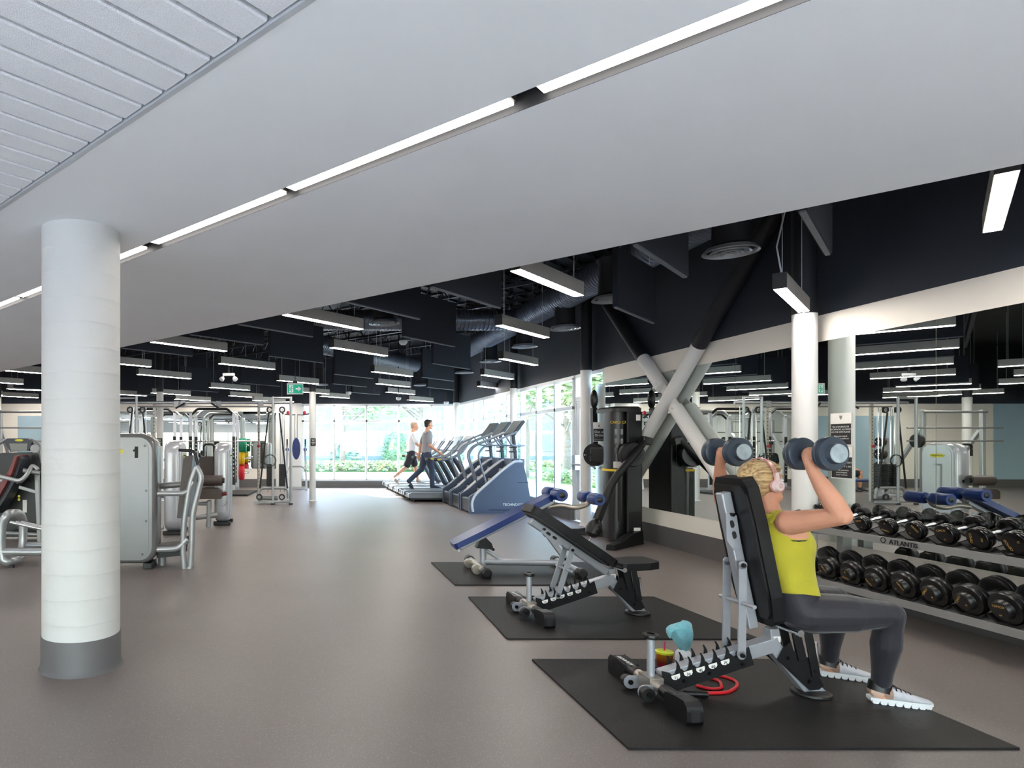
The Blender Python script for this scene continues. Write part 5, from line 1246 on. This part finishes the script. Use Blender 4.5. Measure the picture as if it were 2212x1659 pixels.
# ================================================================== CABLE CROSSOVER
post_m = mat('post_beige_grey', (176, 170, 160), .4, .3)
def pulley(parent, c, ax=(0, 1, 0), r=.062):
    ax = Vector(ax)
    p = MB().lathe([(r*.55, -.012), (r, -.014), (r*.9, 0), (r, .014), (r*.55, .012)], c, ax, 22).build('pulley', black_plastic, parent)
    x, y = frame(ax); m = MB()
    for a in (45, 135): 
        d = x*cos(radians(a))+y*sin(radians(a)); m.bar(Vector(c)-d*r*.7, Vector(c)+d*r*.7, .016, .022, up=ax)
    m.build('spokes', silver_dk, p)
def cross_tower(label, X, flip):
    t = thing('cable_tower', label, 'exercise machine', (X, 14.3, 0), 0, 'towers of the cable crossover'); f = -1 if flip else 1
    for x in (-.2, .2): MB().cyl((f*x, 0, .03), (f*x, 0, 2.4), .028, n=14).build('front_post', silver, t); MB().cyl((f*x, 0, 0), (f*x, 0, .035), .045, n=14).build('post_foot', black_plastic, t)
    for z in (2.37, .07): MB().cyl((-.2, 0, z), (.2, 0, z), .025, n=12).build('cross_tube', silver, t)
    pr = MB().box(f*-.53-.03, .27, .05, f*-.53+.03, .33, 2.25).build('slotted_post', post_m, t, .004)
    for k in range(24): MB().cyl((f*-.53, .268, .25+k*.08), (f*-.53, .265, .25+k*.08), .011, n=8).build('pin_hole', black_ink, pr)
    MB().bar((f*-.62, .1, .05), (f*-.2, 0, .05), .06, .05).bar((f*-.53, .3, .05), (f*.2, .3, .05), .06, .05).build('base_rail', silver, t, .006)
    MB().cyl((f*-.53, .3, .12), (f*-.1, .3, .12), .05).build('base_drum', silver_dk, t)
    for x, y in ((-.28, .35), (.0, .35)):
        st_ = MB()
        w = MB().box(f*x-.075, y-.1, .32, f*x+.075, y+.1, .32).build('guide_base', black_metal, t) if False else None
        for k in range(14): MB().box(f*x-.072, y-.11, .36+k*.038, f*x+.072, y+.11, .394+k*.038).build('weight_plate', black_metal, t)
        for s in (-1, 1): MB().cyl((f*x+s*.045, y, .25), (f*x+s*.045, y, 2.2), .009, n=8).build('guide_rod', chrome, t)
        MB().cyl((f*x, y, .9), (f*x, y, 2.15), .004, n=6).build('cable', black_ink, t)
        pulley(t, (f*x, .22, 2.12), r=.075); 
    for x in (-.5, -.0): pulley(t, (f*x-.1*f*0, -.03, .17), r=.07)
    for x0, x1 in ((-.3, -.5), (-.06, .12)): MB().cyl((f*x0, .15, 2.05), (f*x1, .15, .35), .018, n=10).build('diagonal_brace', black_metal, t)
    MB().tube(fillet([V(f*-.52, .2, .12), V(f*-.52, .2, .36), V(f*.14, .2, .36), V(f*.14, .2, .12)], .16, 6), .035, 12).build('arched_leg', silver, t)
    MB().lathe([(.12, -.015), (.135, -.015), (.14, 0), (.135, .015), (.12, .015), (.115, 0), (.12, -.015)], (f*-.26, -.02, .98), (0, 1, 0), 28).build('hanging_ring', black_plastic, t)
    MB().tube([(f*-.53, .2, 1.95), (f*-.56, .2, .2)], .004, 6).build('cable', black_ink, t)
    MB().lathe([(.001, -.03), (.035, -.02), (.035, .02), (.001, .03)], (f*-.53, .24, 1.3), (0, 1, 0), 14).build('adjust_knob', mat('knob_bright_red', (190, 40, 56), .4), t)
    return t
cross_tower('right tower of the silver cable crossover with weight stacks, beside the slim column', -.32, False)
cross_tower('left tower of the silver cable crossover, behind the machine numbered 1', -3.75, True)
t = thing('crossover_beam', 'long silver top beam joining the two cable crossover towers with a pull-up bar', 'beam', (-2, 14.5, 2.28))
MB().cyl((-1.95, 0, 0), (1.95, 0, 0), .035, n=14).build('upper_tube', silver, t)
MB().cyl((-1.6, 0, -.09), (1.4, 0, -.09), .016, n=10).build('lower_tube', silver_dk, t)
for x in (-.7, -.55, .25, 1.2): MB().box(x-.06, -.045, -.11, x+.06, .045, .04).build('clamp', silver_dk, t, .01)
for s in (-1, 1): MB().tube([V(-.2+s*.3, -.1, -.02), V(-.2+s*.48, -.2, -.14)], .02, 10).build('pull_up_grip', black_plastic, t)
# ================================================================== POWER RACKS, BARBELL, PLATES
def power_rack(X, Y, label):
    t = thing('power_rack', label, 'rack', (X, Y, 0), 0, 'silver power racks by the back wall')
    for x in (-.6, .6):
        for y in (-.5, .5):
            u_ = MB().box(x-.04, y-.04, 0, x+.04, y+.04, 2.2).build('upright', shell_lt, t, .004)
            MB().box(x-.043, y-.044, .2, x+.043, y-.04, 1.55).build('perforated_plate', black_metal, u_)
            for k in range(9): MB().cyl((x, y-.046, .45+k*.11), (x, y-.0445, .45+k*.11), .017, n=8).build('pin_hole', white_ink, u_)
        MB().box(x-.035, -.5, .02, x+.035, .5, .09).build('base_rail', silver, t)
        MB().box(x-.03, -.5, 2.1, x+.03, .5, 2.17).build('top_rail', silver, t)
    for y in (-.5, .5):
        MB().tube(fillet([V(-.6, y, 2.15), V(-.42, y, 2.32), V(.42, y, 2.32), V(.6, y, 2.15)], .06), .035, 10).build('arched_top', silver if y > 0 else black_metal, t)
    for x in (-.6, .6): MB().box(x-.03, -.62, 1.32, x+.03, -.54, 1.42).build('bar_hook', black_metal, t)
    return t
power_rack(-2.35, 18.5, 'right power rack with coloured plates hung on its side')
power_rack(-4.0, 18.5, 'left power rack seen behind the leg extension machine')
t = thing('barbell', 'long steel barbell resting on the hooks of the right power rack', 'barbell', (-2.35, 17.88, 1.42))
MB().cyl((-.95, 0, 0), (.95, 0, 0), .015, n=10).build('bar', chrome, t)
for s in (-1, 1): MB().cyl((s*.72, 0, 0), (s*1.1, 0, 0), .025, n=12).build('sleeve', chrome, t)
bpm = {'green': mat('plate_green', (16, 126, 96), .5, var=(12, .06)), 'yellow': mat('plate_yellow', (226, 182, 22), .5, var=(12, .06)), 'red': mat('plate_red', (206, 30, 48), .5, var=(12, .06)), 'black': mat('plate_black', (26, 26, 28), .45)}
def plate(c, ax, r, th, colr, label, group):
    t = thing('weight_plate', label, 'weight plate', c, 0, group)
    MB().lathe([(.03, -th/2), (.06, -th/2), (.07, -th*.35), (r*.75, -th*.35), (r*.8, -th/2), (r*.97, -th/2), (r, -th*.4), (r, th*.4), (r*.97, th/2), (r*.8, th/2), (r*.75, th*.35), (.07, th*.35), (.06, th/2), (.03, th/2)], (0, 0, 0), ax, 32).build('rubber_disc', bpm[colr], t)
    MB().lathe([(.026, -th/2-.002), (.045, -th/2-.002), (.045, th/2+.002), (.026, th/2+.002)], (0, 0, 0), ax, 20).build('hub_ring', chrome, t)
ps = thing('plate_storage', 'steel plate storage post with pegs on the right side of the power rack', 'rack', (-1.7, 18.95, 0))
MB().box(-.05, -.04, 0, .02, .04, 2.0).build('post', shell_lt, ps)
for colr, z, r, n, th in (('green', 1.30, .215, 3, .065), ('yellow', .92, .2, 2, .07), ('red', .5, .225, 2, .07)):
    MB().cyl((0, 0, z), (.3, 0, z), .024, n=12).build('peg', chrome, ps)
    for k in range(n):
        nm = ['inner', 'middle' if n == 3 else 'outer', 'outer'][k]
        plate((-1.645+k*(th+.006)+.0, 18.95, z), (1, 0, 0), r, th, colr, f'{nm} {colr} bumper plate hanging beside the power rack', 'coloured bumper plates beside the power rack')
pw2 = thing('plate_tree', 'weight tree with black plates by the far left wall, seen in the mirror', 'rack', (-5.4, 16.6, 0))
MB().bar((0, 0, 0), (0, 0, 1.5), .07, .07, up=(1, 0, 0)).build('post', silver, pw2); MB().box(-.3, -.3, 0, .3, .3, .04).build('base', silver, pw2)
for i, (z, r) in enumerate(((1.4, .12), (1.08, .14), (.72, .17), (.32, .22))):
    MB().cyl((0, 0, z), (.28, 0, z), .022, n=10).build('peg', chrome, pw2)
    plate((-5.25, 16.6, z), (1, 0, 0), r, .12, 'black', ['smallest black plate on top of the weight tree in the mirror', 'second black plate from the top of the weight tree in the mirror', 'third black plate from the top of the weight tree in the mirror', 'largest black plate at the foot of the weight tree in the mirror'][i], 'black plates on the weight tree')
# ================================================================== DIP STATION
t = thing('dip_station', 'white framed dip and knee raise station with blue back pad before the window pier', 'exercise machine', (0, 18.7, 0))
for s in (-1, 1):
    MB().bar((s*.3, .1, 0), (s*.26, .25, 1.15), .06, .06, up=(1, 0, 0)).build('leg', shell_lt, t, .008)
    MB().tube(fillet([V(s*.26, .25, 1.1), V(s*.26, -.25, 1.12), V(s*.26, -.27, 1.32)], .04), .024, 10).build('arm', silver, t)
    MB().cyl((s*.26, -.27, 1.28), (s*.26, -.27, 1.48), .022).build('hand_grip', black_plastic, t)
    MB().box(s*.26-.05, -.2, 1.14, s*.26+.05, .12, 1.22).build('elbow_pad', blue_pad, t, .02)
    MB().cyl((s*.04, .28, 1.1), (s*.04, .28, 2.2), .02).build('back_post', silver, t)
    MB().tube(fillet([V(s*.04, .2, 2.2), V(s*.2, -.1, 2.18), V(s*.42, -.1, 2.22)], .05), .016, 8).build('pull_up_bar', black_metal, t)
    MB().ell((s*.24, -.1, 2.24), (.05, .05, .06)).build('ball_grip', mat('grip_red', (186, 40, 60), .5), t)
MB().tube(fillet([V(-.28, .12, .55), V(-.2, .18, .68), V(.2, .18, .68), V(.28, .12, .55)], .1), .026, 10).build('arched_brace', silver, t)
MB().rings([[V(w*cos(a), .12+.05*k, 1.2+.32*sin(a)*1) for a in [2*pi*j/28 for j in range(28)]] for k, w in ((0, .1), (.2, .12), (1, .12), (1.2, .1))]).build('back_pad', blue_pad, t)
MB().box(-.3, .22, .02, .3, .3, .08).build('base', silver, t)
# ================================================================== SMITH MACHINE AND BENCH AREA BEHIND THE COLUMN
t = thing('smith_machine', 'silver smith machine frame with a black loaded bar at the far left', 'exercise machine', (-6.7, 16.2, 0))
for x in (-.75, .75):
    MB().bar((x, 0, 0), (x, 0, 2.2), .09, .09, up=(1, 0, 0)).build('post', silver, t, .01)
    MB().bar((x, .1, 0), (x, 1.2, 0.04), .08, .08).build('foot', silver, t)
    MB().bar((x, 1.2, .05), (x, .05, 1.7), .07, .09, up=(1, 0, 0)).build('slant_rail', shell_lt, t)
for z in (2.15, 1.75, 1.42): MB().cyl((-1.2 if z < 2 else -.8, -.06, z), (1.2 if z < 2 else .8, -.06, z), .03 if z > 2 else .02, n=12).build('cross_bar', silver_dk, t)
MB().lathe([(.03, -.04), (.17, -.04), (.17, .04), (.03, .04)], (.95, -.06, 1.42), (1, 0, 0), 24).build('loaded_plate', bpm['black'], t)
# ================================================================== MAN SITTING FAR LEFT (LEGS SHOW IN THE MIRROR)
t = walker('man in black shorts and black shoes sitting on a low bench, seen in the mirror', (-5.7, 18.4, -.44), mat('shirt_dark', (60, 62, 68), .9), MATS['shorts_black'], (60, 48, 40),
  {'lean': .05, 'arm': {-1: ((.12, -.28, 1.13), (.36, -.22, 1.03)), 1: ((.12, .28, 1.13), (.36, .22, 1.03))}, 'leg': {-1: ((.42, -.17, .95), (.40, -.2, .535)), 1: ((.42, .17, .95), (.46, .2, .535))}, 'foot': {-1: 0, 1: 0}}, True, (dk, dk, dk, black_plastic, black_ink), .012)
t.rotation_euler = (0, 0, radians(-110))
t = thing('flat_bench', 'low black flat bench under the sitting man at the far left', 'bench', (-5.7, 18.4, 0), radians(-110))
MB().box(-.6, -.14, .33, .22, .14, .39).build('pad', black_pad, t, .02)
for x in (-.5, .1): MB().box(x-.03, -.2, 0, x+.03, .2, .05).box(x-.03, -.03, .05, x+.03, .03, .33).build('leg', silver, t)
bpb = thing('bench_press', 'blue padded flat press bench on the left, visible in the mirror', 'bench', (-4.1, 15.8, 0))
MB().box(-.6, -.14, .42, .6, .14, .48).build('pad', blue_pad, bpb, .02)
MB().cyl((.5, -.22, .55), (.5, .22, .55), .06).build('roller', blue_pad, bpb)
for x in (-.45, .45): MB().box(x-.035, -.25, 0, x+.035, .25, .05).box(x-.035, -.035, .05, x+.035, .035, .42).build('leg', shell_lt, bpb)
adjustable_bench('black incline bench left of the tower rows, seen at the mirror edge', (-3.9, 11.6, 0), radians(200), radians(50), .655, (.3, 0, .19))
# ================================================================== OUTSIDE
pave_m = mat('pavement', (214, 212, 208), .8, var=(1.2, .06)); road_m = mat('asphalt', (176, 180, 186), .85, var=(2, .06)); grass_m = mat('lawn', (110, 138, 82), .9, var=(3, .2))
ZG = -.12
struct('ground_pavement', MB().box(-40, YB+.2, ZG-.1, 30, 32.5, ZG).box(XW+.2, -40, ZG-.1, 9.5, YB+.2, ZG).box(-40, -14, ZG-.1, XW+.2, YR-.2, ZG), pave_m)
struct('ground_road', MB().box(-60, 35.5, ZG-.2, 60, 41, ZG-.06).box(13, -60, ZG-.2, 24, 32.5, ZG-.11).box(-60, -60, ZG-.2, 13, -14, ZG-.06), road_m)
struct('ground_lawn', MB().box(-60, 32.5, ZG-.1, 60, 35.5, ZG+.02).box(9.5, -40, ZG-.1, 13, 32.5, ZG+.02).box(-60, 41, ZG-.1, 60, 80, ZG+.03).box(24, -60, ZG-.1, 70, 41, ZG+.03), grass_m)
leaf_ms = [mat('leaf_%d' % i, c, .7, var=(4, .25)) for i, c in enumerate(((150, 176, 130), (172, 192, 146), (138, 166, 140), (186, 194, 150)))]
bark_m = mat('bark', (148, 136, 122), .9, var=(9, .15))
def leaves(n, gen, size, rnd):
    m = MB()
    for _ in range(n):
        c = gen(); a = V(rnd.uniform(-1, 1), rnd.uniform(-1, 1), rnd.uniform(-1, 1)).normalized(); x, y = frame(a); s = size*rnd.uniform(.6, 1.3)
        m.add([c-x*s, c+y*s*.5, c+x*s, c-y*s*.5], [(0, 1, 2, 3)])
    return m
def tree(X, Y, h, cr, lm, label, dens=1800, size=.16):
    rnd = random.Random(int(X*31+Y*7)); t = thing('tree', label, 'tree', (X, Y, ZG), 0, 'street trees outside the windows')
    th = h*.42
    MB().tube([V(0, 0, -.05), V(.05, 0, th*.6), V(0, .05, th), V(.03, 0, h*.8)], [.16, .13, .1, .03], 10).build('trunk', bark_m, t)
    br = []
    for k in range(9):
        a = rnd.uniform(0, 2*pi); z0 = th*(.75+.07*k); d = V(cos(a), sin(a), .75)
        p0 = V(0, 0, z0); p1 = p0+d*cr*.55; p2 = p1+V(d.x, d.y, .5)*cr*.35; br += [p1, p2]
        MB().tube([p0, p1, p2], [.05, .03, .01], 6).build('branch', bark_m, t)
    def gen():
        b = rnd.choice(br)+V(0, 0, .2); r = cr*.42*rnd.random()**.4
        v = V(rnd.gauss(0, 1), rnd.gauss(0, 1), rnd.gauss(0, 1)).normalized(); return b+v*r
    fo = leaves(dens, gen, size, rnd).build('foliage', lm, t); fo['kind'] = 'stuff'
def shrub(X, Y, rx, ry, h, lm, label, n=900, size=.09):
    rnd = random.Random(int(X*17+Y*13)); t = thing('shrub', label, 'shrub', (X, Y, ZG), 0, 'shrubs outside the windows')
    def gen():
        v = V(rnd.gauss(0, 1), rnd.gauss(0, 1), abs(rnd.gauss(0, 1))).normalized()*rnd.uniform(.75, 1.0); return V(v.x*rx, v.y*ry, v.z*h)
    leaves(n, gen, size, rnd).ell((0, 0, 0), (rx*.8, ry*.8, h*.8), n=12, m=8).build('foliage', lm, t)['kind'] = 'stuff'
    MB().cyl((0, 0, -.05), (0, 0, h*.5), .05, n=8).build('stem', bark_m, t)
# low planting strip
rnd = random.Random(5)
g = leaves(5200, lambda: V(rnd.uniform(-3, 14), rnd.uniform(32.7, 35), ZG+.05+.5*rnd.random()**.7), .12, rnd)
tag(g.build('ground_cover', leaf_ms[3]), 'low leafy green planting strip beyond the back window wall', 'plants', kind='stuff')
g = leaves(4200, lambda: V(rnd.uniform(9.6, 11), rnd.uniform(6, 26.6), ZG+.05+.45*rnd.random()**.7), .11, rnd)
tag(g.build('ground_cover', leaf_ms[1]), 'low leafy green planting strip beyond the side windows', 'plants', kind='stuff')
tree(2.4, 33.6, 7.0, 2.4, leaf_ms[0], 'pale barked street tree with light leaves outside the back windows, left one', 900)
tree(6.6, 34, 8, 3.4, leaf_ms[1], 'leafy green tree outside the back windows near the corner', 2600)
tree(9.8, 27.5, 7, 3.0, leaf_ms[0], 'green tree outside the window corner', 2400)
tree(12.5, 21.5, 7, 3.0, leaf_ms[1], 'big green tree outside the side windows, farthest', 2600)
tree(10.2, 16.2, 6.5, 2.8, leaf_ms[2], 'green tree outside the side windows, middle one', 2400)
tree(10.4, 24.8, 6.0, 2.5, leaf_ms[3], 'yellow green tree outside the side windows', 2000)
tree(19, 36, 9, 4.0, leaf_ms[2], 'large dark green tree across the road', 3000, .22)
for i, (x, y, lb) in enumerate(((3.2, 42.5, 'round green shrub before the building, left one'), (6.6, 42.5, 'tall green shrub before the building, middle one'), (10.2, 42.5, 'round green shrub before the building, right one'), (14.0, 42.2, 'wide green shrub before the building, far right'))):
    shrub(x, y, 1.1, .9, 2.3 if i == 1 else 1.8, leaf_ms[(i+2) % 3], lb)
# building across the road
b = thing('office_building', 'pale office building with long window bands across the road', 'building', (4, 46, ZG))
bw_ = mat('building_white', (216, 214, 210), .8, var=(1, .04)); bb_ = mat('building_brick', (182, 172, 168), .85, var=(3, .1)); bg_ = mat('building_glass', (176, 192, 202), .3, var=(1, .1))
MB().box(-22, 0, 0, 26, 10, 9).build('wall', bw_, b)
MB().box(-22, -.06, 2.4, 26, 0, 4.6).build('brick_band', bb_, b)
MB().box(-22, -.25, 0, 26, 0, .55).build('plinth', mat('building_plinth', (158, 168, 180), .8), b)
for r_, (z0, z1) in enumerate(((.9, 2.2), (4.9, 6.4), (7.2, 8.4))):
    for k in range(16):
        x = -20.5+k*2.8
        if k % 4 == 3 and r_ == 0: continue
        f = MB().box(x, -.12, z0, x+2.2, -.02, z1).build('window', alu, b)
        for s in range(2): MB().box(x+.08+s*1.06, -.14, z0+.08, x+1.08+s*1.06, -.11, z1-.08).build('pane', bg_, f)
for x in (-9.5, -1.5, 6.5, 14.5): MB().box(x, -.35, 0, x+.9, .0, 9).build('pilaster', bw_, b)
b2 = thing('brick_house', 'low brick house seen through the side windows behind the trees', 'building', (27, 20, ZG))
MB().box(0, -9, 0, 8, 12, 3.6).build('wall', bb_, b2)
MB().prism([(-.6, -9.6, 3.6), (8.6, -9.6, 3.6), (4, -9.6, 6.2)], (0, 22.2, 0)).build('roof', mat('roof_grey', (130, 120, 116), .8), b2)
for k in range(6):
    f = MB().box(-.1, -7.5+k*3.3, 1.0, 0, -5.7+k*3.3, 2.6).build('window', alu, b2); MB().box(-.12, -7.4+k*3.3, 1.1, -.09, -5.8+k*3.3, 2.5).build('pane', bg_, f)
